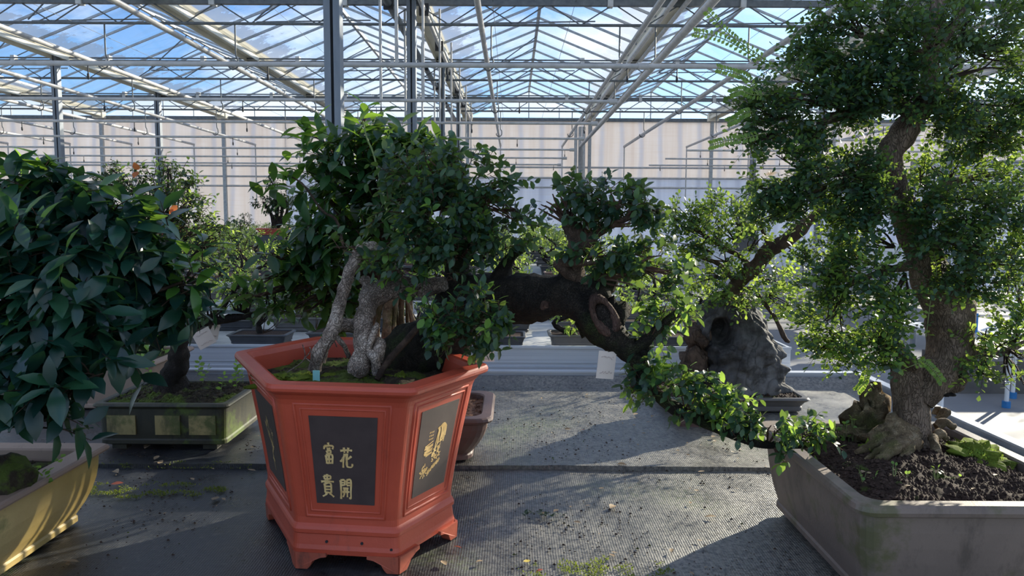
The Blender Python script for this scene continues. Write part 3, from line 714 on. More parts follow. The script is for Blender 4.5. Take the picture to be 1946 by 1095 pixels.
# ------------------------------------------------------------------ the red hexagonal pot
HC = Vector((-.327, 1.536, 0)); kk = 1.0276
HEX = [Vector(p) * kk for p in ((-.594, 1.558, 0), (-.42, 1.246, 0), (-.164, 1.217, 0), (-.042, 1.432, 0), (-.216, 1.744, 0), (-.472, 1.773, 0))]
HC = sum(HEX, Vector()) / 6; ZP = .7415
def hexring(s, z, rnd_=.05, sh=0):
    """rounded hexagon outline, 5 points per corner"""
    P = [HC + (p - HC) * s + Vector((-.012, .0, 0)) * (1 - s) for p in HEX]; o = []
    for i in range(6):
        p, a, b_ = P[i], P[i - 1], P[(i + 1) % 6]
        u = p + (a - p) * rnd_; v = p + (b_ - p) * rnd_
        for t in (0, .25, .5, .75, 1): q = u * (1 - t) ** 2 + p * 2 * t * (1 - t) + v * t * t; o.append((q.x, q.y, ZP + z))
    return o
bz = empty('hexagonal_pot_bonsai', (HC.x, HC.y, ZP), 'old bonsai with a long horizontal dark trunk in a red hexagonal pot with gold lettering', 'bonsai')
def flare(z):
    t = max(0, min(1, (z - .10) / .225)); return .735 + .155 * t ** 1.15
prof = [(.028, .70), (.030, .752), (.040, .758), (.048, .750), (.068, .742), (.071, .755), (.078, .757), (.083, .748), (.088, .735)]
prof += [(z, flare(z)) for z in (.10, .14, .18, .22, .26, .30, .325)]
prof += [(.335, .905), (.345, .935), (.352, .985), (.355, .997), (.360, 1.0), (.364, .995), (.367, .985), (.368, .89), (.366, .865), (.355, .852), (.30, .84)]
hp = MB().loft([hexring(s, z) for z, s in prof], False, cap0=True).build('pot', 'red', bz, 'red glazed hexagonal pot')
def faceframe(i):
    """corner points of face i between height z: returns f(u, z, off) -> point"""
    a, b_ = HEX[i], HEX[(i + 1) % 6]
    def f(u, z, off=0):
        s = flare(z); sh = Vector((-.012, 0, 0)) * (1 - s)
        A = HC + (a - HC) * s + sh; B_ = HC + (b_ - HC) * s + sh
        s2 = flare(z + .01); up = (HC + ((a + b_) / 2 - HC) * s2) - (HC + ((a + b_) / 2 - HC) * s) + Vector((0, 0, .01))
        n = (B_ - A).cross(up).normalized()
        p = A.lerp(B_, u); return Vector((p.x, p.y, ZP + z)) + n * off
    return f
def ringband(f, rect, wid, off0, off1, nz_=8):
    """raised moulding around a rectangle (u0,u1,z0,z1) of a face"""
    u0, u1, z0, z1 = rect; B = MB(); du, dz = wid
    def path(u0, u1, z0, z1):
        o = [(u0, z0 + (z1 - z0) * k / nz_) for k in range(nz_)] + [(u0 + (u1 - u0) * k / 3, z1) for k in range(3)]
        o += [(u1, z1 - (z1 - z0) * k / nz_) for k in range(nz_)] + [(u1 - (u1 - u0) * k / 3, z0) for k in range(3)]; return o
    r = []
    for a, off in ((0, off0), (.15, off1), (.5, off1 * 1.25), (.85, off1), (1, off0)):
        r.append([f(u, z, off) for u, z in path(u0 + du * a, u1 - du * a, z0 + dz * a, z1 - dz * a)])
    return B.loft(list(reversed(r)), True)
PR = (.235, .79, .130, .305)
for i in range(6):
    f = faceframe(i)
    ringband(f, (.115, .90, .100, .330), (.022, .006), -.001, .0022).build('outer_moulding', 'red', hp)
    ringband(f, (.165, .855, .112, .320), (.018, .004), -.001, .0014).build('inner_moulding', 'red', hp)
    u0, u1, z0, z1 = PR
    B = MB(); n = 8
    vs = [f(u, z0 + (z1 - z0) * k / n, .0012) for k in range(n + 1) for u in (u0, (u0 + u1) / 2, u1)]
    fs = [(k * 3 + j, k * 3 + j + 1, k * 3 + j + 4, k * 3 + j + 3) for k in range(n) for j in range(2)]
    B.add(vs, fs, True)
    edge = [f(u0, z0 + (z1 - z0) * k / n, .0012) for k in range(n + 1)] + [f(u1, z1 - (z1 - z0) * k / n, .0012) for k in range(n + 1)]
    inn = [f(u0, z0 + (z1 - z0) * k / n, -.002) for k in range(n + 1)] + [f(u1, z1 - (z1 - z0) * k / n, -.002) for k in range(n + 1)]
    B.loft([inn, edge]); B.build('picture_panel', 'panel', hp, 'dark brown painted panel')
# feet at each corner
for i in range(6):
    p = HEX[i]; c = HC + (p - HC) * .75; a = HC + (HEX[i - 1] - HC) * .75; b_ = HC + (HEX[(i + 1) % 6] - HC) * .75
    ua = (a - c).normalized(); ub = (b_ - c).normalized(); B = MB()
    for uu in (ua, ub):
        nrm = Vector((-uu.y, uu.x, 0)); 
        if nrm.dot(HC - c) < 0: nrm = -nrm
        pr = [(0, 0), (.022, 0), (.028, .006), (.033, .017), (.048, .024), (.060, .026), (.060, .033), (0, .033)]
        o = [c + uu * x + Vector((0, 0, ZP + z)) - nrm * (.004 if z > .01 else .002) for x, z in pr]; q = [v + nrm * .02 for v in o]
        B.loft([o, q], False, True, True)
    B.build('foot', 'redfoot', hp)
# drainage holes
f = faceframe(1)
for u, z in ((.32, .055), (.665, .055), (.95, .046)):
    p = HC + (HEX[1] - HC) * .746; q = HC + (HEX[2] - HC) * .746; c = p.lerp(q, u) + Vector((-.003, 0, ZP + z)); n_ = (q - p).cross(UP).normalized()
    MB().tube([c - n_ * .002, c + n_ * .0022], .0028, 8).build('drain_hole', 'black', hp)

# gold writing, brushed in strokes on a 100 x 100 grid
GLY = {
 'fu': [[(49, 99), (53, 90)], [(20, 84), (15, 70)], [(20, 83), (52, 86), (86, 84), (80, 71)], [(36, 73), (66, 75)], [(37, 64), (39, 52)], [(37, 64), (66, 65), (63, 53)], [(39, 53), (63, 54)],
        [(27, 44), (30, 8)], [(27, 44), (76, 46), (72, 8)], [(30, 11), (72, 11)], [(29, 27), (73, 28)], [(50, 44), (50, 11)]],
 'hua': [[(10, 82), (50, 86), (92, 85)], [(35, 98), (39, 73)], [(66, 98), (60, 73)], [(42, 68), (30, 50), (8, 30)], [(29, 50), (28, 26), (27, 2)], [(86, 58), (66, 46), (47, 37)], [(55, 70), (53, 40), (54, 12), (64, 6), (88, 7), (92, 22)]],
 'gui': [[(28, 91), (31, 77)], [(28, 91), (72, 92), (69, 78)], [(31, 78), (69, 79)], [(50, 100), (50, 66)], [(6, 66), (50, 69), (94, 67)], [(29, 58), (29, 18)], [(29, 58), (71, 59), (71, 18)], [(30, 45), (70, 46)], [(30, 32), (70, 33)], [(29, 19), (71, 19)], [(40, 16), (30, 8), (10, 1)], [(60, 16), (72, 10), (90, 0)]],
 'kai': [[(14, 95), (15, 50), (13, 2)], [(14, 95), (42, 96), (42, 71)], [(15, 83), (42, 84)], [(15, 71), (42, 72)], [(58, 96), (58, 71)], [(58, 96), (87, 97), (87, 40), (86, 5), (76, 12)], [(58, 84), (87, 84)], [(58, 71), (87, 72)],
         [(30, 55), (70, 57)], [(23, 37), (77, 39)], [(42, 55), (40, 32), (28, 12)], [(60, 56), (60, 12)]],
}
def brush(f, O, strokes, u0, z0, du, dz, wd, rnd, off=.0018, wide=1):
    for st in strokes:
        pts = [(u0 + x / 100 * du, z0 + y / 100 * dz) for x, y in st]
        if len(pts) > 2:
            P3, _ = catmull([(a, b_, 0) for a, b_ in pts], [1] * len(pts), 4); pts = [(p.x, p.y) for p in P3]
        else:
            (a, b_), (c, d) = pts; pts = [(a + (c - a) * k / 4, b_ + (d - b_) * k / 4) for k in range(5)]
        ln = (f(.6, .2) - f(.4, .2)).length / .2; n = len(pts); L_, R_ = [], []
        for k in range(n):
            a = pts[max(k - 1, 0)]; b_ = pts[min(k + 1, n - 1)]; dx = (b_[0] - a[0]) * ln; dy = b_[1] - a[1]; m = math.hypot(dx, dy) + 1e-9
            t = k / (n - 1); w_ = wd * (.62 + .55 * (1 - t) ** 1.5 + .25 * (t > .85)) * (.85 + .3 * rnd.random()); ox = -dy / m * w_ / ln; oy = dx / m * w_
            L_.append(f(pts[k][0] + ox, pts[k][1] + oy, off)); R_.append(f(pts[k][0] - ox, pts[k][1] - oy, off))
        vs = L_ + R_; top = [(k, k + n, k + n + 1, k + 1) for k in range(n - 1)]
        O.add(vs, top)
rg = random.Random(3)
for g, (x0, x1, ya, yb_) in {'fu': (150, 246, 212, 370), 'hua': (274, 382, 240, 384), 'gui': (130, 232, 430, 588), 'kai': (260, 356, 462, 602)}.items():
    O = MB(); vz = lambda y: PR[2] + (636 - y) / 598 * (PR[3] - PR[2]); us = (PR[1] - PR[0]) / (478 if ya < 400 else 420); ub_ = PR[0] - (72 if ya < 400 else 92) * us
    brush(f, O, GLY[g], ub_ + x0 * us, vz(yb_), (x1 - x0) * us, vz(ya) - vz(yb_), .0021, rg)
    O.build('gold_character', 'gold', hp)
# gold landscape on the right face, gold flowering branch on the left face
def scene_strokes(rnd):
    S = []
    for k in range(16):
        x = 62 + rnd.uniform(-8, 22); S.append([(x, 96 - abs(x - 72) * .3), (x + 5, 84), (x + 4 + rnd.uniform(-3, 3), 66 + rnd.uniform(-6, 8))])
    S.append([(52, 44), (56, 70), (62, 90), (76, 96), (88, 88)]); S.append([(50, 40), (60, 60), (78, 66)])
    for k in range(34):
        x = rnd.uniform(44, 74); y = rnd.uniform(30, 56); S.append([(x, y), (x + rnd.uniform(2, 8), y + rnd.uniform(-5, 8))])
    for k in range(12): y = 46 + k * 1.6; S.append([(12 + rnd.uniform(0, 12), y), (44, y + rnd.uniform(0, 8))])
    for k in range(34):
        a = rnd.uniform(0, 6.3); r_ = rnd.uniform(2, 13); x = 20 + r_ * math.cos(a); y = 16 + r_ * math.sin(a); S.append([(x, y), (x + rnd.uniform(-6, 6), y + rnd.uniform(1, 6))])
    for k in range(20): x = 34 + k * 2.2; S.append([(x, 10 + k * .9 + rnd.uniform(-3, 3)), (x + 5, 14 + k * .9 + rnd.uniform(-2, 5))])
    for k in range(9): x = 26 + (k % 3) * 6; y = 74 + (k // 3) * 6; S.append([(x, y), (x + 2.5, y + 2.5)])
    return S
O = MB(); f2 = faceframe(2); brush(f2, O, scene_strokes(rg), .285, .155, .42, .115, .0014, rg); O.build('gold_landscape', 'gold', hp, 'gold painted landscape')
def branch_strokes(rnd):
    S = [[(50, 2), (44, 30), (58, 55), (46, 96)], [(48, 34), (70, 52), (80, 78)], [(55, 55), (30, 66), (26, 84)]]
    for k in range(60):
        b0 = rnd.choice([(46, 90), (80, 78), (28, 82), (56, 56), (66, 48), (48, 20), (40, 66)]); a = rnd.uniform(0, 6.3); x = b0[0] + rnd.uniform(0, 12) * math.cos(a); y = b0[1] + rnd.uniform(0, 7) * math.sin(a)
        S.append([(x, y), (x + rnd.uniform(-8, 8), y + rnd.uniform(1, 5))])
    return S
O = MB(); f0 = faceframe(0); brush(f0, O, branch_strokes(rg), .40, .150, .28, .115, .0012, rg); O.build('gold_branch', 'gold', hp, 'gold painted branch')
soil_mesh(hexring(.846, .322)[::2], ZP + .322, .008, 900, .003, .012, 5).build('soil', 'soilmoss', bz)
def moss_mound(c, r, parent, seed, n=260):
    mb = MB(); mb.blob(c, r, 28, 1.0, 11, seed); mb.build('moss_mound', 'moss', parent, 'bright green moss mound'); L = Leaves('lite', .35, .1, .1); rr_ = random.Random(seed)
    for k in range(n):
        a = rr_.uniform(0, 6.3); q = math.sqrt(rr_.random()); h = math.sqrt(max(0, 1 - q * q)); L.put(c + Vector((r[0] * q * math.cos(a), r[1] * q * math.sin(a), r[2] * h * .95)), UP + rv(rr_) * .9, rv(rr_), .0045)
    L.build('moss_tips', 'lf_bgy', parent)
for px, py, rr in ((560, 690, .035), (640, 690, .03), (520, 690, .03), (700, 705, .03), (660, 700, .025), (760, 705, .03)):
    c = at(px, py, 1.52); c.z = ZP + .318; moss_mound(c, (rr * 1.3, rr, .014), bz, px, 160)

# ------------------------------------------------------------------ central bonsai: trunk and branches
YC = 1.5
T = MB()
pxtube(T, [(745, 735, 1.66, 78), (770, 712, 1.66, 76), (805, 680, 1.65, 70), (845, 640, 1.63, 58), (868, 600, 1.61, 50), (880, 560, 1.6, 46)], 18, 6, .3, 14)
pxtube(T, [(868, 620, 1.62, 46), (878, 575, 1.6, 44), (930, 565, 1.59, 46), (985, 568, 1.57, 45), (1040, 562, 1.55, 41), (1090, 562, 1.53, 40), (1125, 590, 1.52, 42), (1150, 625, 1.5, 36), (1180, 652, 1.49, 27), (1205, 672, 1.48, 22), (1218, 700, 1.47, 17), (1236, 735, 1.46, 14), (1270, 768, 1.45, 12), (1310, 790, 1.44, 11), (1360, 812, 1.43, 10), (1410, 832, 1.42, 9.5), (1460, 845, 1.42, 8.5), (1520, 846, 1.42, 7), (1560, 842, 1.42, 4)], 16, 6, .28, 22)
pxtube(T, [(885, 590, 1.6, 34), (872, 545, 1.6, 28), (868, 505, 1.6, 24), (880, 455, 1.6, 22), (885, 420, 1.6, 19), (865, 385, 1.6, 14), (850, 350, 1.6, 9)], 12, 5, .3, 30)
pxtube(T, [(880, 420, 1.6, 14), (905, 380, 1.6, 9), (940, 350, 1.6, 6)], 8, 5, .25, 40)
pxtube(T, [(1200, 670, 1.48, 16), (1225, 650, 1.46, 12), (1250, 625, 1.46, 9), (1290, 590, 1.46, 6)], 8, 5, .25, 50)
pxtube(T, [(940, 540, 1.58, 18), (960, 505, 1.58, 13), (975, 485, 1.57, 9), (1000, 470, 1.56, 6)], 8, 5, .25, 50)
# right end knuckle with bumps
for x, y, Y, r_ in ((1128, 560, 1.52, 34), (1160, 600, 1.51, 33), (1090, 545, 1.53, 34), (1150, 535, 1.53, 26), (1225, 668, 1.47, 14), (1118, 615, 1.52, 26)):
    r_ *= Y / F; T.blob(at(x, y, Y), (r_, r_, r_), 14, .45, 9, x)
T.blob(at(790, 705, 1.66), (.085, .07, .055), 18, .5, 9, 3)
T.build('trunk', 'barkmoss', bz, 'dark moss grown main trunk')
# upper limbs of the right half, browner
T = MB()
pxtube(T, [(1085, 545, 1.53, 20), (1092, 505, 1.52, 21), (1098, 470, 1.52, 18), (1096, 445, 1.52, 17), (1086, 428, 1.52, 19), (1090, 418, 1.52, 12)], 12, 5, .4, 40)
pxtube(T, [(1105, 478, 1.52, 14), (1125, 450, 1.51, 12), (1155, 430, 1.5, 9), (1185, 418, 1.49, 6), (1215, 405, 1.48, 4)], 8, 5, .3, 40)
pxtube(T, [(1100, 460, 1.52, 9), (1085, 430, 1.53, 7), (1060, 400, 1.54, 4)], 8, 5, .3, 40)
pxtube(T, [(1150, 432, 1.5, 7), (1165, 405, 1.5, 5), (1180, 380, 1.5, 3)], 8, 5, .3, 40)
pxtube(T, [(1110, 540, 1.52, 18), (1075, 515, 1.5, 12), (1060, 500, 1.49, 9), (1105, 500, 1.49, 8), (1150, 495, 1.48, 5)], 8, 5, .3, 50)
T.build('upper_limb', 'barkbrown', bz)
# oval pruning scar: raised lip and a dark hollow
c = at(1148, 600, 1.468); sc_ = MB(); ang = R(-62); lipP = []
ax = (_r * math.cos(ang) + _u * math.sin(ang)); ay = (-_r * math.sin(ang) + _u * math.cos(ang))
for k in range(17):
    th = 2 * math.pi * k / 16; lipP.append(c + ax * (.038 * math.cos(th)) + ay * (.019 * math.sin(th)) + Vector((0, .004 * math.cos(th), 0)))
sc_.tube(lipP, [.008 + .003 * math.sin(k) for k in range(17)], 8, 3, .35, 70); sc_.build('scar_lip', 'wood', bz, 'reddish bare wood lip of the scar')
hb = MB(); hb.blob(c + Vector((0, .010, 0)), (.022, .010, .032), 12, .1, 4, 2); hb.build('scar_hollow', 'barkdark', bz, 'dark hollow of the scar')
sb = MB(); c = at(1040, 575, 1.515)
sb.blob(at(1035, 572, 1.522), (.034, .008, .02), 12, .3, 5, 7); sb.build('bare_patch', 'wood', bz, 'reddish patch of bare wood')
cc = at(884, 447, 1.568); tb = MB(); tb.tube([cc, cc + Vector((-.002, -.016, .002))], [.017, .0165], 14, 1, .1, 40); tb.build('cut_stub', 'barkpale', bz, 'pale sawn branch stub')
# pale old limbs at the left
T = MB()
pxtube(T, [(598, 705, 1.50, 13), (606, 668, 1.5, 12), (628, 635, 1.51, 13), (642, 590, 1.52, 12), (655, 545, 1.53, 12), (672, 500, 1.54, 12), (686, 477, 1.55, 13), (708, 470, 1.56, 12), (722, 480, 1.57, 10), (730, 500, 1.58, 7)], 12, 6, .3, 45)
pxtube(T, [(676, 712, 1.5, 13), (688, 690, 1.5, 19), (690, 640, 1.51, 19), (694, 600, 1.52, 18), (706, 568, 1.53, 20), (728, 552, 1.54, 22), (770, 550, 1.56, 18), (820, 546, 1.58, 16), (862, 540, 1.6, 14)], 14, 6, .3, 35)
pxtube(T, [(690, 575, 1.53, 15), (700, 545, 1.54, 14), (688, 530, 1.55, 9)], 10, 5, .4, 45)
pxtube(T, [(612, 690, 1.56, 7), (620, 655, 1.57, 9), (640, 622, 1.58, 14), (665, 618, 1.58, 13), (690, 625, 1.58, 12)], 10, 5, .3, 45)
pxtube(T, [(668, 708, 1.49, 8), (670, 690, 1.49, 10), (680, 670, 1.5, 7)], 8, 5, .3, 50)
pxtube(T, [(700, 672, 1.49, 6), (704, 650, 1.49, 7), (714, 622, 1.49, 6), (712, 617, 1.49, 5)], 8, 5, .3, 50)
pxtube(T, [(716, 712, 1.5, 10), (714, 690, 1.5, 12), (722, 660, 1.5, 12), (718, 645, 1.51, 8)], 10, 5, .35, 45)
pxtube(T, [(715, 700, 1.48, 8), (712, 680, 1.48, 10), (700, 668, 1.49, 6)], 10, 5, .35, 45)
pxtube(T, [(640, 640, 1.57, 6), (655, 660, 1.57, 5), (664, 680, 1.57, 4)], 8, 4, .3, 50)
pxtube(T, [(742, 505, 1.55, 5), (765, 528, 1.56, 5), (800, 534, 1.57, 5), (850, 530, 1.59, 5)], 8, 5, .3, 50)
T.build('pale_limb', 'barkpale', bz, 'pale grey weathered limbs arching out of the soil')
T = MB(); pxtube(T, [(716, 722, 1.47, 6), (735, 690, 1.49, 7), (775, 645, 1.52, 7), (810, 605, 1.55, 6), (840, 575, 1.58, 5)], 8, 5, .25, 60); T.build('leaning_stem', 'twig', bz, 'thin bare stem leaning to the right')

# foliage of the central bonsai
def nl(): return Leaves('oval', .56, .22, .16)
L, LY, B = nl(), nl(), MB(); K = dict(mode='alt', LY=LY, yf=.05, droop=.35, nbr=6, br=.0035, up=.55)
S = .0225
A1 = at(868, 380, 1.6)
for cx, cy, rx, ry, Y, n in ((800, 330, 75, 48, 1.56, 100), (885, 335, 70, 45, 1.56, 95), (760, 400, 60, 55, 1.55, 80), (925, 395, 55, 45, 1.55, 72), (840, 410, 75, 50, 1.52, 95), (960, 350, 38, 26, 1.54, 26), (860, 475, 60, 35, 1.50, 55),
                           (790, 470, 60, 40, 1.51, 60), (950, 455, 50, 35, 1.54, 40), (985, 410, 40, 30, 1.54, 26)):
    pxpad(L, B, A1 if cy < 440 else at(875, 490, 1.6), cx, cy, rx, ry, Y, n, .045, 6, S, **K)
L.build('foliage', 'lf_cen', bz); B.build('twigs', 'twigred', bz)
L, B = nl(), MB()
for cx, cy, rx, ry, Y, n, an in ((1075, 365, 48, 24, 1.52, 36, (1085, 420, 1.52)), (1150, 375, 60, 33, 1.5, 55, (1170, 400, 1.5)), (1215, 388, 48, 34, 1.48, 46, (1190, 412, 1.49)), (1248, 408, 26, 20, 1.47, 14, (1215, 405, 1.48)), (1120, 410, 45, 18, 1.5, 16, (1120, 450, 1.51)), (1040, 392, 28, 20, 1.53, 12, (1075, 425, 1.53)), (1180, 425, 50, 14, 1.48, 14, (1155, 430, 1.5)),
                               (1150, 478, 58, 28, 1.48, 48, (1110, 500, 1.5)), (1225, 490, 55, 30, 1.46, 48, (1150, 495, 1.48)), (1190, 530, 55, 28, 1.47, 40, (1130, 530, 1.51)), (1268, 525, 38, 30, 1.45, 26, (1190, 505, 1.47)), (1090, 470, 30, 16, 1.5, 8, (1098, 480, 1.52))):
    pxpad(L, B, at(*an), cx, cy, rx, ry, Y, n, .042, 6, S * 1.02, **K)
L.build('foliage', 'lf_cen', bz); B.build('twigs', 'twigred', bz)
L, B = nl(), MB()
for cx, cy, rx, ry, Y, n, an in ((1275, 590, 45, 32, 1.46, 34, (1250, 625, 1.46)), (1240, 625, 40, 32, 1.46, 22, (1225, 650, 1.46)), (1225, 712, 28, 28, 1.45, 24, (1220, 700, 1.47)), (1265, 735, 55, 38, 1.44, 58, (1240, 735, 1.46)), (1325, 752, 60, 40, 1.43, 64, (1300, 785, 1.44)), (1390, 775, 42, 26, 1.42, 34, (1360, 812, 1.43)),
                               (1400, 812, 36, 18, 1.41, 14, (1410, 832, 1.42)), (1462, 808, 44, 24, 1.40, 22, (1460, 845, 1.42)), (1525, 822, 34, 24, 1.40, 18, (1520, 846, 1.42)), (1560, 838, 18, 14, 1.40, 6, (1550, 842, 1.42)), (1490, 872, 12, 16, 1.40, 4, (1470, 848, 1.42)), (1200, 740, 14, 24, 1.45, 6, (1220, 715, 1.46))):
    pxpad(L, B, at(*an), cx, cy, rx, ry, Y, n, .038, 6, S * .96, **dict(K, yf=.2, nbr=4, br=.0025))
L.build('foliage', 'lf_cen', bz, 'hanging foliage of the drooping branch'); B.build('twigs', 'twigred', bz)
L, B = nl(), MB()
for cx, cy, rx, ry, Y, n, an in ((860, 600, 48, 30, 1.42, 34, (900, 560, 1.55)), (915, 615, 55, 38, 1.42, 46, (905, 580, 1.55)), (870, 645, 48, 22, 1.42, 24, (890, 620, 1.55)), (950, 595, 34, 30, 1.43, 16, (930, 580, 1.54)), (930, 660, 40, 14, 1.43, 9, (915, 620, 1.5)), (900, 560, 30, 18, 1.44, 9, (900, 575, 1.55)),
                               (700, 498, 42, 16, 1.50, 12, (735, 500, 1.55)), (770, 515, 46, 16, 1.50, 13, (800, 520, 1.57)), (655, 470, 32, 22, 1.52, 10, (700, 480, 1.55)), (850, 520, 40, 16, 1.5, 12, (860, 530, 1.57)), (785, 560, 16, 14, 1.5, 3, (800, 545, 1.57))):
    pxpad(L, B, at(*an), cx, cy, rx, ry, Y, n, .040, 6, S * 1.04, **dict(K, yf=.16, nbr=3, br=.0018))
L.build('foliage', 'lf_cen', bz); B.build('twigs', 'twigred', bz)
LY.build('young_foliage', 'lf_ceny', bz, 'light green young leaves')

# ------------------------------------------------------------------ small dwarf pots and trees behind and beside
# brown pot with the glossy-leaved tree on aerial roots, behind the red pot
fz = .7485
fb = empty('aerial_root_tree', (-.34, 2.04, fz), 'glossy-leaved tree on hanging aerial roots in a brown pot behind the red pot', 'bonsai')
rect_pot(fb, -.64, -.048, 1.88, 2.21, fz, .134, .045, .012, .018, .04, 'brownpot', .03, feet=False, flare=.7)
soil_mesh(rrect(-.61, -.078, 1.91, 2.18, .02, 0), fz + .118, .006, 1200, .004, 0, 11).build('soil', 'soilred', fb)
T = MB(); Yf = 2.02
for i, (x0, x1, r_) in enumerate(((738, 740, 9), (752, 748, 6), (766, 762, 7), (776, 772, 4), (728, 735, 7), (716, 728, 5), (790, 778, 5), (760, 752, 4), (744, 756, 3), (800, 770, 4), (706, 722, 4), (732, 745, 4))):
    yb_ = 660 + (i % 3) * 6; Yr = Yf + (i % 4) * .025 - .03
    pxtube(T, [(x0, yb_ + 30, Yr, r_), (x0 + 2, yb_, Yr, r_), ((x0 + x1) / 2 - 3 + i % 5, 610, Yr, r_ * .85), (x1, 560, Yr, r_ * .9), ((x1 + 740) / 2, 520, Yr, r_ * 1.3)], 8, 4, .4, 70)
T.build('aerial_roots', 'root', fb)
T = MB()
pxtube(T, [(745, 560, Yf, 24), (735, 510, Yf, 20), (728, 460, Yf, 20), (722, 420, Yf, 22), (700, 380, Yf, 16), (690, 330, Yf, 10), (700, 280, Yf, 7)], 12, 5, .3, 25)
pxtube(T, [(722, 430, Yf, 16), (755, 380, Yf, 12), (770, 330, Yf, 8), (790, 300, Yf, 5)], 8, 5, .3, 25)
pxtube(T, [(728, 470, Yf, 12), (680, 440, Yf, 8), (640, 400, Yf, 5), (610, 350, Yf, 3)], 8, 5, .3, 25)
pxtube(T, [(735, 520, Yf, 10), (670, 520, Yf, 7), (620, 515, Yf, 4), (570, 500, Yf, 3)], 8, 5, .3, 25)
pxtube(T, [(690, 330, Yf, 5), (680, 260, Yf, 4), (700, 215, Yf, 2)], 6, 5, .2, 25)
pxtube(T, [(655, 480, 1.9, 2.5), (640, 420, 1.9, 3), (612, 400, 1.9, 2.5), (575, 350, 1.9, 2), (540, 330, 1.92, 1.5)], 6, 5, .1, 25)
pxtube(T, [(632, 470, 1.9, 2), (740, 470, 1.86, 2)], 4, 2, .1, 25)
T.build('trunk', 'barkbrown', fb)
T = MB(); pxtube(T, [(632, 480 - 10, 1.88, 1.5), (760, 560, 1.8, 2), (735, 400, 1.86, 2), (712, 300, 1.88, 2), (697, 262, 1.88, 1.8), (690, 230, 1.88, 1.2)][2:], 6, 5, .05, 20); T.build('long_shoot', 'stem', fb, 'pale green upright shoot')
def nf(): return Leaves('ellip', .42, .22, .22)
L, LY, B = nf(), nf(), MB(); Sf = .058
K = dict(mode='whorl', LY=LY, yf=.04, droop=.15, nbr=5, br=.005, up=.9, twr=.0016)
for cx, cy, rx, ry, Y, n, an in ((700, 285, 70, 36, 2.0, 48, (700, 330, 2.02)), (640, 285, 48, 38, 2.0, 26, (660, 340, 2.02)), (765, 292, 58, 36, 2.0, 36, (760, 340, 2.02)), (820, 300, 38, 24, 2.0, 14, (780, 320, 2.02)), (640, 350, 62, 44, 1.98, 40, (680, 390, 2.02)), (720, 355, 62, 44, 1.96, 44, (715, 400, 2.02)), (790, 365, 48, 40, 2.0, 24, (750, 390, 2.02)),
                               (630, 425, 55, 40, 1.98, 34, (680, 440, 2.02)), (700, 430, 50, 36, 1.94, 26, (728, 460, 2.02)), (590, 470, 42, 34, 1.98, 22, (630, 480, 2.02)), (640, 500, 48, 34, 1.98, 26, (680, 510, 2.02)), (590, 535, 42, 26, 1.96, 16, (640, 520, 2.02)), (650, 560, 36, 26, 2.0, 14, (690, 540, 2.02)), (545, 515, 26, 16, 1.94, 5, (590, 510, 2.0)), (770, 430, 40, 40, 2.04, 16, (745, 450, 2.02)), (600, 570, 36, 24, 1.98, 14, (650, 540, 2.02)), (640, 605, 30, 22, 2.02, 9, (670, 560, 2.02)), (560, 555, 26, 14, 1.96, 5, (610, 540, 2.0)), (505, 530, 30, 14, 1.92, 5, (570, 510, 2.0)), (530, 480, 28, 18, 1.92, 5, (590, 500, 2.0)), (480, 560, 26, 10, 1.9, 3, (560, 540, 1.98)), (560, 590, 34, 14, 1.94, 5, (620, 560, 2.0))):
    pxpad(L, B, at(*an), cx, cy, rx, ry, Y, n, .075, 6, Sf, **K)
for p in ((690, 232, 1.88, 7), (612, 262, 1.95, 6), (575, 270, 1.95, 5), (545, 330, 1.92, 6), (560, 365, 1.92, 5), (840, 290, 1.98, 4), (690, 268, 1.9, 5)):
    twig(LY if p[0] < 700 else L, None, at(p[0], p[1] + 15, p[2]), Vector((RND.uniform(-.35, .2), -.05, 1)), .06, p[3], Sf * 1.05, 'whorl', .001, -.1)
for p in ((530, 345, 1.92, 6), (600, 245, 1.95, 5), (525, 378, 1.93, 4), (570, 400, 1.93, 4)):
    twig(L, B, at(p[0] + 25, p[1] + 12, p[2]), Vector((-1, -.05, .3)), .07, p[3], Sf * 1.05, 'whorl', .001, .0)
L.build('foliage', 'lf_fic2', fb); LY.build('young_foliage', 'lf_ficy', fb, 'light green young leaves'); B.build('twigs', 'twig', fb)

# far left: ochre pot with the big-leaved tree
lp = empty('broad_leaf_bonsai', (-1.2, 1.2, ZP), 'dense tree with large dark glossy leaves in an ochre pot at the left edge', 'bonsai')
rect_pot(lp, -1.62, -.885, .72, 1.60, ZP, .162, .035, .014, .016, .012, 'yellowpot', .045, feet=False, rimmat='yellowrim', flare=1.2)
soil_mesh(rrect(-1.57, -.935, .77, 1.55, .01, 0), ZP + .135, .012, 1500, .005, .01, 12).build('soil', 'soilmoss', lp)
T = MB()
pxtube(T, [(-190, 930, 1.22, 58), (-175, 880, 1.24, 44), (-110, 790, 1.3, 36), (-10, 710, 1.38, 30), (120, 600, 1.45, 26), (150, 520, 1.5, 20), (120, 430, 1.5, 14)], 14, 5, .3, 16)
pxtube(T, [(-60, 750, 1.34, 24), (-30, 640, 1.4, 18), (-20, 520, 1.45, 14), (20, 420, 1.5, 10)], 10, 5, .3, 16)
pxtube(T, [(110, 620, 1.45, 16), (200, 570, 1.48, 11), (280, 520, 1.5, 8), (330, 500, 1.5, 5)], 10, 5, .3, 16)
T.build('trunk', 'barkdark', lp)
T = MB(); T.blob(at(8, 915, 1.33), (.045, .055, .045), 16, .3, 6, 4); T.build('moss_mound', 'soilmoss', lp, 'round moss covered mound')
L, LY, B = nf(), nf(), MB(); Sl = .064
K = dict(mode='whorl', LY=LY, yf=.03, droop=.35, nbr=4, br=.006, up=.85, twr=.002)
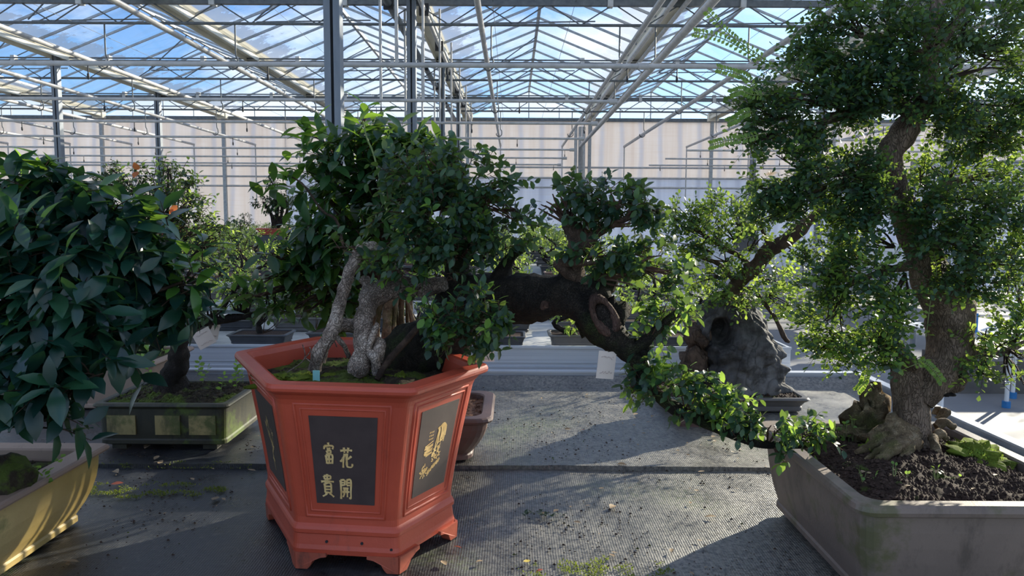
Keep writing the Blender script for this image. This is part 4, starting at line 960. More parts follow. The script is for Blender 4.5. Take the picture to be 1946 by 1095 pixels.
for cx, cy, rx, ry, Y, n in ((40, 365, 60, 36, 1.45, 26), (120, 385, 62, 42, 1.45, 34), (195, 410, 60, 44, 1.48, 34), (40, 450, 80, 66, 1.38, 46), (140, 475, 80, 66, 1.40, 56), (235, 470, 62, 56, 1.48, 40), (300, 505, 50, 46, 1.5, 28), (340, 545, 36, 42, 1.5, 16),
                             (30, 560, 80, 66, 1.34, 44), (130, 570, 80, 64, 1.36, 52), (225, 560, 66, 56, 1.44, 40), (290, 580, 50, 46, 1.5, 24), (60, 660, 76, 56, 1.32, 40), (160, 655, 72, 50, 1.34, 40), (240, 640, 40, 40, 1.44, 18), (40, 745, 54, 44, 1.28, 24), (120, 730, 56, 46, 1.28, 24), (190, 715, 36, 28, 1.3, 8), (100, 800, 26, 24, 1.26, 5), (20, 800, 30, 22, 1.25, 6), (-50, 600, 60, 160, 1.35, 40)):
    pxpad(L, B, at(cx * .7 + 40, cy * .75 + 150, 1.46), cx, cy, rx, ry, Y, n, .075, 6, Sl, **K)
for x, y in ((30, 320), (75, 318), (105, 350), (370, 500), (385, 470), (285, 425), (320, 400), (240, 400)):
    twig(LY if x in (105, 370, 285) else L, B, at(x, y + 30, 1.45), Vector((RND.uniform(-.3, .4), 0, 1)), .05, 5, Sl * .95, 'whorl', .0015, -.05)
L.build('foliage', 'lf_fic', lp); LY.build('young_foliage', 'lf_ficy', lp, 'light green young leaves'); B.build('twigs', 'twig', lp)
Wd = Leaves('oval', .8, .1, .1)
for px, py in ((75, 905), (88, 895), (70, 890), (95, 910), (110, 870), (60, 915), (45, 900)):
    for k in range(5): Wd.put(at(px + RND.uniform(-8, 8), py + RND.uniform(-6, 6), 1.38), rv(), UP + rv() * .5, .011)
Wd.build('weeds', 'weed', lp)

# mossy green pot, mid left
mz = .7475
mp_ = empty('cascade_branch_bonsai', (-.98, 2.2, mz), 'bonsai with short thick trunk and low twiggy branch in a moss-green rectangular pot', 'bonsai')
mpo = rect_pot(mp_, -1.175, -.79, 2.02, 2.34, mz, .135, .004, .010, .014, .018, 'mosspot', .02, feet=True)
for xa, xb in ((-1.135, -1.055), (-1.00, -.93), (-.905, -.83)): MB().box(xa, xb, 2.0296, 2.0345, mz + .045, mz + .10).build('painted_panel', 'mosspanel', mpo, 'ochre painted panel')
soil_mesh(rrect(-1.16, -.805, 2.035, 2.325, .01, 0), mz + .125, .009, 1300, .005, .018, 14).build('soil', 'soilmoss', mp_)
T = MB()
pxtube(T, [(325, 745, 2.18, 34), (328, 722, 2.18, 26), (338, 690, 2.18, 20), (340, 655, 2.18, 19), (322, 630, 2.18, 22), (300, 605, 2.18, 14)], 14, 5, .4, 30)
pxtube(T, [(325, 628, 2.18, 12), (360, 612, 2.16, 9), (400, 610, 2.15, 8), (450, 604, 2.14, 7), (500, 594, 2.12, 5), (560, 580, 2.1, 3)], 10, 6, .35, 45)
pxtube(T, [(380, 611, 2.15, 5), (420, 590, 2.15, 4), (440, 560, 2.15, 3), (460, 535, 2.15, 2)], 8, 5, .3, 45)
pxtube(T, [(430, 604, 2.15, 5), (470, 580, 2.13, 4), (510, 555, 2.12, 3), (550, 545, 2.1, 2)], 8, 5, .3, 45)
pxtube(T, [(310, 610, 2.18, 9), (280, 590, 2.2, 7), (250, 590, 2.2, 4)], 8, 5, .3, 45)
for k in range(34):
    x = RND.uniform(390, 600); y0_ = 603 - (x - 400) * .1; a = RND.uniform(-1, 1)
    pxtube(T, [(x, y0_, 2.13, 2.2), (x + a * 12, y0_ - 22, 2.13 + RND.uniform(-.05, .05), 1.6), (x + a * 26, y0_ - RND.uniform(35, 60), 2.13 + RND.uniform(-.08, .08), .9)], 4, 3, .2, 40)
T.build('trunk', 'barkdark', mp_)
L, B = Leaves('oval', .6, .2, .15), MB()
for cx, cy, rx, ry, n in ((420, 572, 45, 20, 12), (470, 555, 50, 26, 22), (530, 560, 50, 26, 22), (580, 572, 30, 22, 12), (600, 600, 30, 14, 6), (500, 608, 60, 10, 8), (400, 600, 30, 14, 6), (300, 570, 50, 26, 18)):
    pxpad(L, B, at(cx, cy + 25, 2.14), cx, cy, rx, ry, 2.13, n, .035, 5, .020, mode='alt', nbr=3, br=.0018, droop=.2)
L.build('foliage', 'lf_cen', mp_); B.build('twigs', 'twig', mp_)
L, B = Leaves('oval', .6, .2, .15), MB()
for x, y in ((290, 680), (300, 660), (285, 700), (375, 700), (385, 712), (440, 715), (455, 705), (462, 712), (450, 722), (270, 690), (420, 728)):
    twig(L, B, at(x, y + 16, 2.16), Vector((RND.uniform(-.4, .4), 0, 1)), .05, 7, .017, 'pinnate', .0008, 0)
L.build('weeds', 'weed', mp_, 'light green weeds on the soil'); B.build('weed_stems', 'stem', mp_)

ob_ = empty('weed_filled_pot', (-1.46, 2.6, mz), 'brown orange rectangular pot of weeds behind the moss-green pot, partly hidden by large leaves', 'potted plant')
rect_pot(ob_, -1.75, -1.2, 2.44, 2.78, mz, .168, .02, .012, .016, .02, 'yellowrim', .025, feet=False)
soil_mesh(rrect(-1.72, -1.23, 2.47, 2.75, .01, 0), mz + .15, .008, 400, .005, .01, 15).build('soil', 'soilmoss', ob_)
L, B = Leaves('oval', .6, .2, .15), MB()
for k in range(60): twig(L, B, Vector((RND.uniform(-1.7, -1.25), RND.uniform(2.5, 2.72), mz + .15)), UP + rv() * .6, RND.uniform(.04, .12), 7, .024, 'alt', .001, .1)
L.build('weeds', 'weed', ob_); B.build('weed_stems', 'stem', ob_)

# shallow tray with the grey rock and its small tree
rz = .7475
rk = empty('rock_planting', (.78, 2.6, rz), 'large hollowed grey rock with a tree growing over it in a shallow tray', 'bonsai')
rect_pot(rk, .52, 1.02, 2.46, 2.76, rz, .052, .012, .008, .012, .02, 'greypot', .02, feet=False)
soil_mesh(rrect(.535, 1.005, 2.475, 2.745, .01, 0), rz + .045, .007, 1200, .005, .012, 16).build('soil', 'soil', rk)
Bm = MB(); rings = []
prof = [(1395, 770, 66, .09), (1400, 740, 84, .10), (1398, 705, 84, .11), (1395, 670, 80, .11), (1390, 640, 78, .10), (1392, 610, 70, .09), (1392, 585, 58, .08), (1395, 565, 44, .06), (1398, 556, 20, .03)]
n = 80; Yr = 2.6; pts = [(at(x, y, Yr), r_ * Yr / F, d) for x, y, r_, d in prof]; fine = []
for i in range(len(pts) - 1):
    for k in range(9): t = k / 9; fine.append((pts[i][0].lerp(pts[i + 1][0], t), pts[i][1] * (1 - t) + pts[i + 1][1] * t, pts[i][2] * (1 - t) + pts[i + 1][2] * t))
fine.append(pts[-1])
hole = at(1378, 636, 2.50); hole2 = at(1320, 668, 2.53)
for c, rx, ry in fine:
    ring = []
    for k in range(n):
        th = 2 * math.pi * k / n; d = Vector((math.cos(th), math.sin(th), 0)); p = c + Vector((d.x * rx, d.y * ry, 0))
        q = Vector((p.x * 9, p.y * 9, p.z * 6)); m_ = 1 + .26 * mnoise.noise(q) + .42 * abs(mnoise.noise(q * 1.7)) - .14 + .26 * abs(mnoise.noise(q * 3.3 + Vector((3, 1, 2)))) - .06 + .1 * mnoise.noise(q * 7)
        p = c + Vector((d.x * rx * m_, d.y * ry * m_, .012 * mnoise.noise(q * 2)))
        for h_, hr, dp in ((hole, .030, .13), (hole2, .04, .04)):
            dd = math.hypot(p.x - h_.x, (p.z - h_.z) * .8)
            if p.y < c.y and dd < hr * 1.5: p.y += dp * max(0, 1 - (dd / (hr * 1.5)) ** 3)
        ring.append(p)
    rings.append(ring)
Bm.loft(rings, True, True, True).build('rock', 'rock', rk)
Bm = MB(); Bm.blob(at(1318, 690, 2.56), (.058, .05, .06), 20, .5, 6, 3); Bm.blob(at(1325, 640, 2.58), (.045, .05, .045), 20, .5, 6, 5); Bm.build('brown_rock', 'rockbrown', rk, 'brown lobe of the rock at its left')
T = MB()
pxtube(T, [(1385, 575, 2.55, 16), (1395, 548, 2.54, 15), (1412, 528, 2.52, 14), (1440, 505, 2.5, 14), (1458, 478, 2.48, 15), (1490, 460, 2.44, 14), (1515, 440, 2.4, 14), (1535, 420, 2.36, 11), (1560, 400, 2.32, 7)], 12, 6, .2, 25)
pxtube(T, [(1425, 515, 2.5, 8), (1410, 490, 2.5, 6), (1375, 470, 2.5, 5), (1340, 448, 2.5, 4), (1310, 420, 2.5, 3)], 8, 5, .25, 25)
pxtube(T, [(1400, 540, 2.53, 6), (1370, 505, 2.5, 5), (1335, 490, 2.5, 4), (1290, 470, 2.48, 2.5)], 8, 5, .25, 25)
pxtube(T, [(1462, 468, 2.48, 5), (1450, 440, 2.48, 4), (1440, 410, 2.48, 2.5)], 8, 5, .25, 25)
pxtube(T, [(1440, 560, 2.5, 5), (1470, 600, 2.45, 4), (1490, 640, 2.42, 5), (1500, 650, 2.42, 3)], 8, 5, .35, 45)
T.build('trunk', 'barkbrown', rk)
def nr(): return Leaves('obov', .62, .15, .1)
L, LY, B = nr(), nr(), MB()
for cx, cy, rx, ry, n, yf in ((1330, 425, 60, 42, 60, .25), (1385, 415, 60, 40, 60, .3), (1300, 455, 44, 28, 30, .2), (1440, 450, 40, 34, 30, .4), (1350, 480, 60, 26, 32, .45), (1420, 560, 60, 28, 36, .4), (1480, 530, 42, 30, 34, .5), (1350, 570, 40, 26, 18, .5), (1500, 580, 30, 36, 20, .5), (1290, 410, 26, 24, 14, .3), (1370, 520, 50, 20, 22, .4), (1330, 530, 40, 24, 18, .5), (1400, 380, 40, 18, 12, .4)):
    pxpad(L, B, at(cx * .5 + 705, cy * .6 + 210, 2.48), cx, cy, rx, ry, 2.46, int(n * 1.5), .075, 10, .0185, mode='pinnate', nbr=4, br=.003, LY=LY, yf=yf, upb=.5)
L.build('foliage', 'lf_right', rk); LY.build('young_foliage', 'lf_righty', rk, 'yellow green young leaves'); B.build('twigs', 'twig', rk)
# small brown pot under the drooping branch
sp = empty('small_pot_seedling', (.62, 2.36, rz), 'small brown pot with weeds half hidden under the drooping central branch', 'potted plant')
rect_pot(sp, .52, .70, 2.29, 2.42, rz, .045, .008, .006, .010, .012, 'brownpot', .014, feet=False)
soil_mesh(rrect(.53, .69, 2.30, 2.41, .008, 0), rz + .038, .004, 200, .004, 0, 3, 6).build('soil', 'soilmoss', sp)
L = Leaves('oval', .6)
for k in range(14): twig(L, None, Vector((RND.uniform(.55, .67), RND.uniform(2.31, 2.4), rz + .035)), UP + rv() * .6, .04, 5, .014)
L.build('weeds', 'weed', sp)

# ------------------------------------------------------------------ right: mauve pot and the tall tree
rt = empty('tall_bonsai_tree', (.8, 1.42, ZP), 'tall bonsai with thick curved trunk and tiny leaves in a mauve rectangular pot', 'bonsai')
rect_pot(rt, .562, 1.012, 1.155, 1.675, ZP, .200, .022, .014, .022, .03, 'mauvepot', .028, feet=True, flare=.8)
soil_mesh(rrect(.588, .986, 1.181, 1.649, .012, 0), ZP + .180, .010, 5200, .0038, .022, 21, 20).build('soil', 'soil', rt)
for x, y, a, b_ in ((1850, 850, .06, .08), (1900, 870, .05, .06), (1660, 800, .03, .03)):
    c = at(x, y, 1.45); c.z = ZP + .190; c.x = min(c.x, .94); moss_mound(c, (a * .8, b_ * .8, .020), rt, x, 700)
T = MB(); Y0 = 1.5
pxtube(T, [(1738, 900, Y0, 46), (1736, 872, Y0, 38), (1733, 840, Y0, 33), (1732, 790, Y0, 32), (1728, 740, Y0, 32), (1725, 705, Y0, 28), (1718, 680, Y0, 18)], 20, 5, .14, 22)
pxtube(T, [(1745, 760, Y0, 30), (1775, 720, Y0, 38), (1800, 690, Y0, 38), (1808, 650, Y0, 40), (1806, 610, Y0, 45), (1795, 570, Y0, 44), (1775, 530, Y0, 38), (1755, 490, Y0, 33), (1738, 450, Y0, 29), (1722, 410, Y0, 26), (1706, 370, Y0, 23), (1692, 330, Y0, 22), (1694, 290, Y0, 24), (1716, 255, Y0, 25), (1742, 222, Y0, 22), (1762, 180, Y0, 19), (1768, 120, Y0, 16), (1772, 60, Y0, 14), (1785, 0, Y0, 11), (1800, -60, Y0, 6)], 20, 6, .2, 20)
pxtube(T, [(1780, 690, Y0, 34), (1800, 722, Y0, 30), (1820, 716, Y0 - .01, 22), (1830, 712, Y0 - .02, 13)], 16, 4, .2, 30)
pxtube(T, [(1740, 700, 1.48, 14), (1722, 676, 1.47, 12), (1705, 660, 1.46, 10), (1680, 650, 1.46, 9), (1640, 640, 1.46, 6)], 10, 5, .2, 30)
pxtube(T, [(1820, 670, Y0, 22), (1860, 668, Y0, 12), (1900, 672, Y0, 7), (1950, 650, Y0, 5)], 10, 5, .2, 30)
pxtube(T, [(1740, 215, Y0, 13), (1690, 190, 1.5, 15), (1640, 205, 1.5, 16), (1590, 222, 1.48, 10), (1555, 235, 1.46, 5)], 10, 5, .3, 30)
pxtube(T, [(1700, 335, Y0, 12), (1650, 340, 1.5, 8), (1600, 330, 1.48, 6), (1540, 340, 1.46, 4)], 10, 5, .3, 30)
pxtube(T, [(1765, 130, Y0, 9), (1800, 70, 1.5, 7), (1830, 20, 1.5, 5), (1850, -30, 1.5, 4)], 8, 5, .3, 30)
pxtube(T, [(1770, 150, Y0, 8), (1840, 200, 1.5, 6), (1890, 250, 1.5, 4), (1940, 270, 1.5, 3)], 8, 5, .3, 30)
pxtube(T, [(1730, 430, Y0, 14), (1775, 380, 1.53, 14), (1800, 350, 1.54, 10), (1840, 340, 1.54, 6), (1880, 330, 1.54, 4)], 10, 5, .3, 30)
pxtube(T, [(1790, 560, Y0, 14), (1840, 530, 1.47, 10), (1880, 500, 1.46, 7), (1930, 480, 1.46, 5)], 10, 5, .3, 30)
pxtube(T, [(1760, 500, Y0, 12), (1700, 510, 1.47, 8), (1640, 530, 1.45, 6), (1580, 560, 1.44, 4)], 10, 5, .3, 30)
pxtube(T, [(1770, 110, Y0, 8), (1700, 80, 1.5, 6), (1640, 70, 1.5, 4), (1590, 60, 1.48, 3)], 8, 5, .3, 30)
T.build('trunk', 'bartan', rt)
for x, y, Y, r3 in ((1800, 750, 1.478, (.018, .010, .004)), (1822, 712, 1.468, (.006, .004, .007))):
    T = MB(); T.blob(at(x, y, Y), r3, 14, .6, 7, x); T.build('bark_scar', 'barkdark', rt, 'dark hollow scar')
T = MB()
for i, (x, y, Y, dx, dy, r_) in enumerate(((1712, 840, 1.46, -85, 20, 14), (1708, 850, 1.44, -60, 45, 15), (1715, 865, 1.42, -48, 8, 15), (1722, 865, 1.42, -12, 26, 11), (1762, 855, 1.44, 20, 18, 9), (1768, 850, 1.46, 36, -18, 9), (1770, 835, 1.5, 45, -28, 10), (1775, 820, 1.54, 30, -40, 9), (1768, 810, 1.56, 16, -30, 8), (1705, 830, 1.5, -75, -2, 13), (1700, 820, 1.54, -95, -10, 8), (1712, 856, 1.43, -82, 38, 9))):
    e = at(x + dx, y + dy, Y - .01 + (.03 if dy < 0 else -.02)); s_ = at(x + 10, y - 22, Y + .02); m1 = s_.lerp(e, .45) + Vector((0, 0, .008)); e.z = max(e.z, ZP + .182) if dy > 0 else e.z
    k = Y / F; T.tube([s_, m1, s_.lerp(e, .75) + rv() * .006, e], [r_ * k, r_ * k * .95, r_ * k * .7, r_ * k * .3], 10, 5, .5, 50)
T.blob(at(1700, 838, 1.47), (.055, .04, .035), 20, .7, 9, 2)
T.build('surface_roots', 'root', rt, 'knobbly pale surface roots')
T = MB()
T.blob(at(1645, 795, 1.55), (.035, .03, .035), 18, .9, 12, 4); T.blob(at(1662, 768, 1.55), (.026, .022, .038), 18, .9, 12, 8); T.blob(at(1640, 820, 1.53), (.045, .03, .02), 18, .9, 12, 6); T.blob(at(1657, 748, 1.55), (.02, .018, .014), 16, .9, 12, 3)
T.build('old_stump', 'root', rt, 'weathered stump left of the trunk')

def cloud(name, rows, young, S=.0132, tl=.052, nle=10, lab=None):
    L, LY, B = nr(), nr(), MB()
    for cx, cy, rx, ry, Y, n, an, yf in rows:
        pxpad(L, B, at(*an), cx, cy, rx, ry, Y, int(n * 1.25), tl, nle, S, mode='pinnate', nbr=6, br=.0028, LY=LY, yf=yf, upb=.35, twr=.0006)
    L.build(name, 'lf_right', rt, lab); LY.build('young_foliage', 'lf_righty', rt, 'yellow green young leaves'); B.build('twigs', 'twig', rt)
cloud('foliage', [(1590, 30, 60, 40, 1.48, 95, (1640, 70, 1.5), .02), (1680, 45, 80, 55, 1.46, 170, (1700, 80, 1.5), .02), (1770, 20, 50, 36, 1.56, 60, (1772, 60, 1.5), .02), (1600, 110, 80, 40, 1.48, 110, (1650, 120, 1.5), .02), (1690, 130, 80, 50, 1.46, 150, (1740, 150, 1.5), .02), (1870, 40, 85, 60, 1.5, 110, (1830, 60, 1.5), .06), (1860, 130, 90, 50, 1.5, 130, (1790, 150, 1.5), .03), (1940, 90, 50, 80, 1.5, 80, (1850, 100, 1.5), .05), (1770, 75, 60, 60, 1.40, 80, (1772, 90, 1.5), .02), (1530, 100, 50, 30, 1.5, 40, (1600, 110, 1.48), .05)], 0)
cloud('foliage', [(1500, 170, 85, 46, 1.46, 120, (1580, 200, 1.48), .02), (1450, 210, 40, 40, 1.46, 40, (1500, 220, 1.47), .05), (1570, 210, 90, 48, 1.46, 150, (1600, 215, 1.49), .02), (1510, 260, 70, 34, 1.46, 60, (1570, 240, 1.48), .06), (1650, 175, 80, 40, 1.44, 120, (1690, 190, 1.5), .02), (1790, 215, 70, 46, 1.44, 120, (1770, 190, 1.5), .02), (1870, 215, 80, 55, 1.46, 150, (1840, 200, 1.5), .03), (1940, 240, 60, 50, 1.46, 80, (1890, 250, 1.5), .05), (1870, 285, 60, 22, 1.48, 34, (1880, 255, 1.5), .05), (1730, 190, 40, 30, 1.42, 40, (1750, 190, 1.5), .02), (1430, 260, 36, 26, 1.46, 18, (1480, 250, 1.47), .1)], 0)
cloud('foliage', [(1490, 325, 64, 56, 1.44, 110, (1560, 335, 1.46), .03), (1570, 320, 80, 60, 1.44, 170, (1600, 330, 1.48), .03), (1640, 335, 44, 50, 1.44, 80, (1660, 340, 1.5), .04), (1530, 390, 70, 38, 1.44, 90, (1570, 350, 1.46), .08), (1610, 400, 64, 40, 1.46, 90, (1650, 370, 1.5), .12), (1660, 290, 60, 30, 1.56, 46, (1680, 300, 1.5), .4), (1675, 385, 40, 40, 1.42, 50, (1690, 380, 1.5), .05), (1440, 370, 30, 30, 1.44, 26, (1500, 350, 1.46), .05), (1460, 410, 40, 24, 1.45, 26, (1520, 370, 1.46), .1)], 0)
cloud('foliage', [(1625, 455, 60, 44, 1.46, 80, (1700, 470, 1.49), .3), (1565, 520, 54, 60, 1.45, 90, (1640, 530, 1.45), .25), (1640, 530, 70, 58, 1.42, 120, (1700, 510, 1.47), .25), (1580, 610, 74, 50, 1.44, 110, (1600, 560, 1.44), .35), (1670, 610, 60, 56, 1.44, 90, (1680, 650, 1.46), .4), (1620, 665, 80, 36, 1.44, 90, (1660, 648, 1.46), .35), (1560, 650, 44, 34, 1.44, 36, (1600, 630, 1.45), .35), (1700, 560, 44, 44, 1.4, 40, (1720, 520, 1.47), .5), (1690, 690, 40, 24, 1.42, 20, (1690, 655, 1.46), .4)], 0, lab='backlit lower foliage left of the trunk')
cloud('foliage', [(1800, 315, 60, 34, 1.55, 60, (1800, 350, 1.54), .35), (1880, 345, 60, 40, 1.52, 70, (1840, 340, 1.54), .25), (1820, 400, 80, 46, 1.42, 130, (1790, 380, 1.5), .05), (1900, 410, 70, 50, 1.42, 130, (1860, 400, 1.5), .05), (1820, 470, 80, 40, 1.40, 110, (1790, 460, 1.5), .04), (1900, 490, 70, 46, 1.42, 110, (1880, 500, 1.46), .05), (1860, 545, 60, 26, 1.40, 46, (1850, 530, 1.46), .08), (1940, 560, 40, 40, 1.44, 30, (1920, 500, 1.46), .2), (1760, 330, 40, 30, 1.56, 24, (1760, 360, 1.5), .5), (1745, 400, 34, 60, 1.41, 44, (1760, 400, 1.5), .04), (1790, 520, 44, 30, 1.40, 40, (1800, 500, 1.5), .06)], 0)
cloud('foliage', [(1880, 640, 60, 22, 1.46, 34, (1890, 670, 1.5), .45), (1935, 620, 40, 30, 1.46, 26, (1920, 655, 1.5), .4), (1870, 700, 44, 22, 1.44, 22, (1880, 675, 1.5), .4), (1925, 720, 44, 20, 1.44, 20, (1910, 675, 1.5), .4), (1940, 680, 30, 30, 1.44, 18, (1920, 665, 1.5), .3)], 0)
# long loose shoots at the upper left of the crown, and a few light sprays
for pts in ([(1480, 130), (1420, 90), (1380, 60), (1345, 22)], [(1500, 150), (1430, 105), (1370, 72), (1320, 62)], [(1450, 190), (1420, 150), (1400, 140), (1365, 130)], [(1460, 250), (1420, 262), (1380, 268), (1350, 276)], [(1470, 180), (1430, 180), (1410, 172), (1390, 178)], [(1440, 210), (1415, 215), (1400, 225), (1385, 232)], [(1720, 700), (1755, 690), (1775, 705), (1790, 725)], [(1650, 690), (1645, 715), (1640, 730), (1630, 742)], [(1760, 640), (1770, 560), (1780, 520), (1775, 480)]):
    L, B = nr(), MB(); P = [at(x, y, 1.42) for x, y in pts]; Q, _ = catmull(P, [1] * 4, 7); B.tube(Q, [.0009] * len(Q), 4, cap=False)
    for k in range(4, len(Q)):
        d = (Q[k] - Q[k - 1]).normalized(); s_ = d.cross(_f).normalized()
        for sg in (-1, 1): L.put(Q[k], d * .4 + s_ * sg + rv() * .2, -_f + rv() * .8, .0105)
    st_ = B.build('long_shoot', 'stem', rt, 'loose long shoot with paired round leaves'); L.build('shoot_leaves', 'lf_righty', st_)
Wd = Leaves('oval', .8, .1, .1); B = MB()
for px, py in ((1575, 822), (1590, 830), (1605, 818), (1612, 840), (1572, 842), (1585, 812), (1622, 808), (1700, 900), (1640, 905), (1820, 930), (1660, 925), (1780, 900), (1720, 940)):
    c = at(px, py, 1.3 if py > 860 else 1.52); c.z = max(c.z, ZP + .19)
    for k in range(5): d = rv(); Wd.put(c + d * .01 + UP * .008, d, UP + rv() * .5, .011 if py < 860 else .007); B.tube([Vector((c.x, c.y, ZP + .185)), c + d * .01 + UP * .008], .0005, 3, cap=False)
Wd.build('weeds', 'weed', rt, 'small clover like weeds on the soil'); B.build('weed_stems', 'stem', rt)

# ------------------------------------------------------------------ bonsai standing in rows on the benches behind
def small_tree(kind, seed, loc=(0, 0, 0)):
    rnd = random.Random(seed); V = Vector(loc)
    desc = {'round': 'round crowned green bonsai', 'tier': 'dark bonsai with tiered leaf pads', 'bushy': 'bushy light green bonsai', 'spread': 'low spreading twiggy bonsai', 'grass': 'light green leafy shrub'}[kind]
    potd = {'round': 'dark grey', 'tier': 'brown', 'bushy': 'dark grey', 'spread': 'black plastic', 'grass': 'grey'}[kind]
    potm = {'round': 'plastic', 'tier': 'brownpot', 'bushy': 'plastic', 'spread': 'plastic', 'grass': 'greypot'}[kind]
    t = empty('small_bonsai', loc, 'x', 'bonsai'); w_ = rnd.uniform(.13, .17); d_ = w_ * .7; h_ = .075
    rect_pot(t, V.x - w_, V.x + w_, V.y - d_, V.y + d_, V.z, h_, .015, .008, .010, .02, potm, .016, feet=False)
    MB().box(V.x - w_ + .02, V.x + w_ - .02, V.y - d_ + .02, V.y + d_ - .02, V.z + .05, V.z + h_ - .008).build('soil', 'soil', t)
    Ht = {'round': .30, 'tier': .36, 'bushy': .30, 'spread': .20, 'grass': .22}[kind]; T = MB(); base = V + Vector((rnd.uniform(-.04, .04), 0, h_ - .01)); L = Leaves('lite', .55, .15, .1); B = MB()
    lean = rnd.uniform(-.06, .06); top = base + Vector((lean, 0, Ht * .72))
    T.tube([base, base + Vector((lean * 1.5 + .015, .01, Ht * .25)), base + Vector((lean * .2 - .015, -.01, Ht * .5)), top], [.017, .013, .010, .005], 7, 4, .3, 30)
    def cl(c, r, n, sz, tl=.04, nl_=6, mode='alt'): pad(L, B, c - UP * r[2] * .8, c, r, n, tl, nl_, sz, mode=mode, nbr=3, br=.0025, rnd=rnd, twr=.001, shell=.6)
    if kind == 'round': cl(top, (.13, .12, .10), 60, .022); cl(base + Vector((-.09, 0, Ht * .5)), (.06, .06, .04), 14, .022)
    if kind == 'tier':
        for dx, z, r_ in ((-.10, .45, .07), (.11, .58, .07), (-.05, .78, .07), (.02, 1.0, .06)):
            e = base + Vector((dx, rnd.uniform(-.04, .04), Ht * z)); T.tube([base + Vector((lean * .3, 0, Ht * z * .75)), e], [.006, .003], 5); cl(e, (r_, r_, .03), 22, .018)
    if kind == 'bushy': cl(base + Vector((0, 0, Ht * .62)), (.16, .13, .13), 60, .026, .055, 7)
    if kind == 'spread':
        for dx in (-.14, -.05, .06, .15): e = base + Vector((dx, rnd.uniform(-.05, .05), Ht * rnd.uniform(.6, .95))); T.tube([base + UP * .05, e], [.006, .003], 5); cl(e, (.08, .07, .04), 12, .020)
    if kind == 'grass': cl(base + Vector((0, 0, Ht * .4)), (.15, .12, .10), 44, .034, .06, 6, 'whorl')
    T.build('trunk', 'barkdark', t)
    L.build('foliage', {'round': 'lf_bg', 'tier': 'lf_dark', 'bushy': 'lf_bgy', 'spread': 'lf_cen', 'grass': 'lf_bgy'}[kind], t); B.build('twigs', 'twig', t)
    return t, desc + ' in a ' + potd + ' pot'
PROTO = []
rk_ = random.Random(21)
kinds = ['round', 'bushy', 'grass', 'tier', 'bushy', 'bushy', 'round', 'grass']
nrow = ['second', 'third', 'fourth', 'fifth', 'sixth', 'seventh', 'eighth', 'ninth', 'tenth']
first = True
SPOTS = []
for bi, (ya, yb_) in enumerate(ROWS):
    zz = .826 if bi == 0 else .796
    subs = [ya + .26, (ya + yb_) / 2, yb_ - .26] if bi < 6 else [ya + .3, yb_ - .5]
    for si, y in enumerate(subs):
        xl = -y * .52 - .2; x = 1.0; k = 0; lst = []
        if bi > 6: xl = max(xl, -8.2)
        while x > xl:
            if not (bi == 0 and y > 3.7 and abs(x + 1.93) < .25): lst.append(x)
            x -= (rk_.uniform(.33, .38) if bi < 1 else rk_.uniform(.46, .56)) if bi < 4 else rk_.uniform(.55, .72)
        for q, x in enumerate(reversed(lst)): SPOTS.append((x, y, zz, bi, si, q, len(subs)) if not any(abs(x - a) < .35 and abs(y - b_) < .4 for a, b_ in ((-3.13, 9.7), (-4.47, 9.7))) else (99, 0, 0, 0, 0, 0, 0))
count = {}
for x, y, zz, bi, si, q, ns in SPOTS:
    if x > 50: continue
    kd = ['spread', 'grass', 'spread', 'bushy', 'spread'][q % 5] if (bi == 0 and si == 0) else (rk_.choice(['grass', 'spread', 'bushy']) if bi == 0 else rk_.choice(kinds))
    vi = rk_.randrange(2)
    if (kd, vi) not in count:
        t, ds = small_tree(kd, hash((len(kd), vi, 5)) % 999, (x, y, zz)); count[(kd, vi)] = (t, ds)
    else:
        t0, ds = count[(kd, vi)]; t = copy_tree(t0); t.location = (x, y, zz)
        sc0 = .55 if (bi == 0 and si == 0 and kd in ('tier',)) else (rk_.uniform(.78, 1.12) if bi else rk_.uniform(.75, .92)); sc0 *= (1.0, 1.2, 1.3, 1.3, 1.35)[min(bi, 4)]; t.scale = (sc0 * rk_.choice((-1, 1)), sc0, sc0)
    if q >= 20: q = 19
    pos = ['front', 'middle', 'back'][si] if ns == 3 else ['front', 'back'][si]
    t['label'] = ds.replace(' in a ', ', ') + ', ' + ORD[q] + ' from left, ' + pos + ' row, ' + nrow[bi] + ' bench'
    t['group'] = 'small bonsai in rows on the benches behind'

# twiggy shrub with orange leaves on the second bench
os_ = empty('twiggy_shrub', (-1.93, 4.0, .826), 'twiggy shrub with a few orange leaves behind the left big-leaved tree', 'bonsai')
rect_pot(os_, -2.13, -1.73, 3.86, 4.14, .826, .11, .03, .01, .012, .02, 'brownpot', .02, feet=False)
MB().box(-2.1, -1.76, 3.89, 4.11, .88, .925).build('soil', 'soil', os_)
T = MB()
b0 = Vector((-1.93, 4.0, .90))
for x, y, r_ in ((250, 360, 7), (300, 340, 8), (340, 380, 7), (280, 400, 6), (370, 430, 6), (400, 450, 6), (220, 390, 5), (320, 320, 5)):
    e = at(x, y, 4 + RND.uniform(-.15, .15)); T.tube([b0 + rv() * .02, b0.lerp(e, .45) + rv() * .06, e], [.02, .012, .004], 7, 4, .3, 20)
T.build('trunk', 'barkdark', os_)
L, LY, B = Leaves('oval', .55), Leaves('oval', .55), MB()
for cx, cy, rx, ry, n in ((255, 370, 60, 40, 70), (310, 350, 56, 40, 80), (340, 385, 44, 40, 55), (270, 410, 60, 30, 50), (380, 430, 50, 30, 60), (415, 460, 34, 34, 40), (345, 430, 50, 30, 40), (210, 400, 30, 22, 16), (300, 480, 100, 40, 60), (400, 510, 40, 26, 26)):
    pxpad(L, B, at(cx * .6 + 120, cy * .5 + 240, 4), cx, cy, rx, ry, 4.0, n, .11, 6, .030, mode='alt', nbr=9, br=.005, LY=LY, yf=.22, twr=.002, upb=.5)
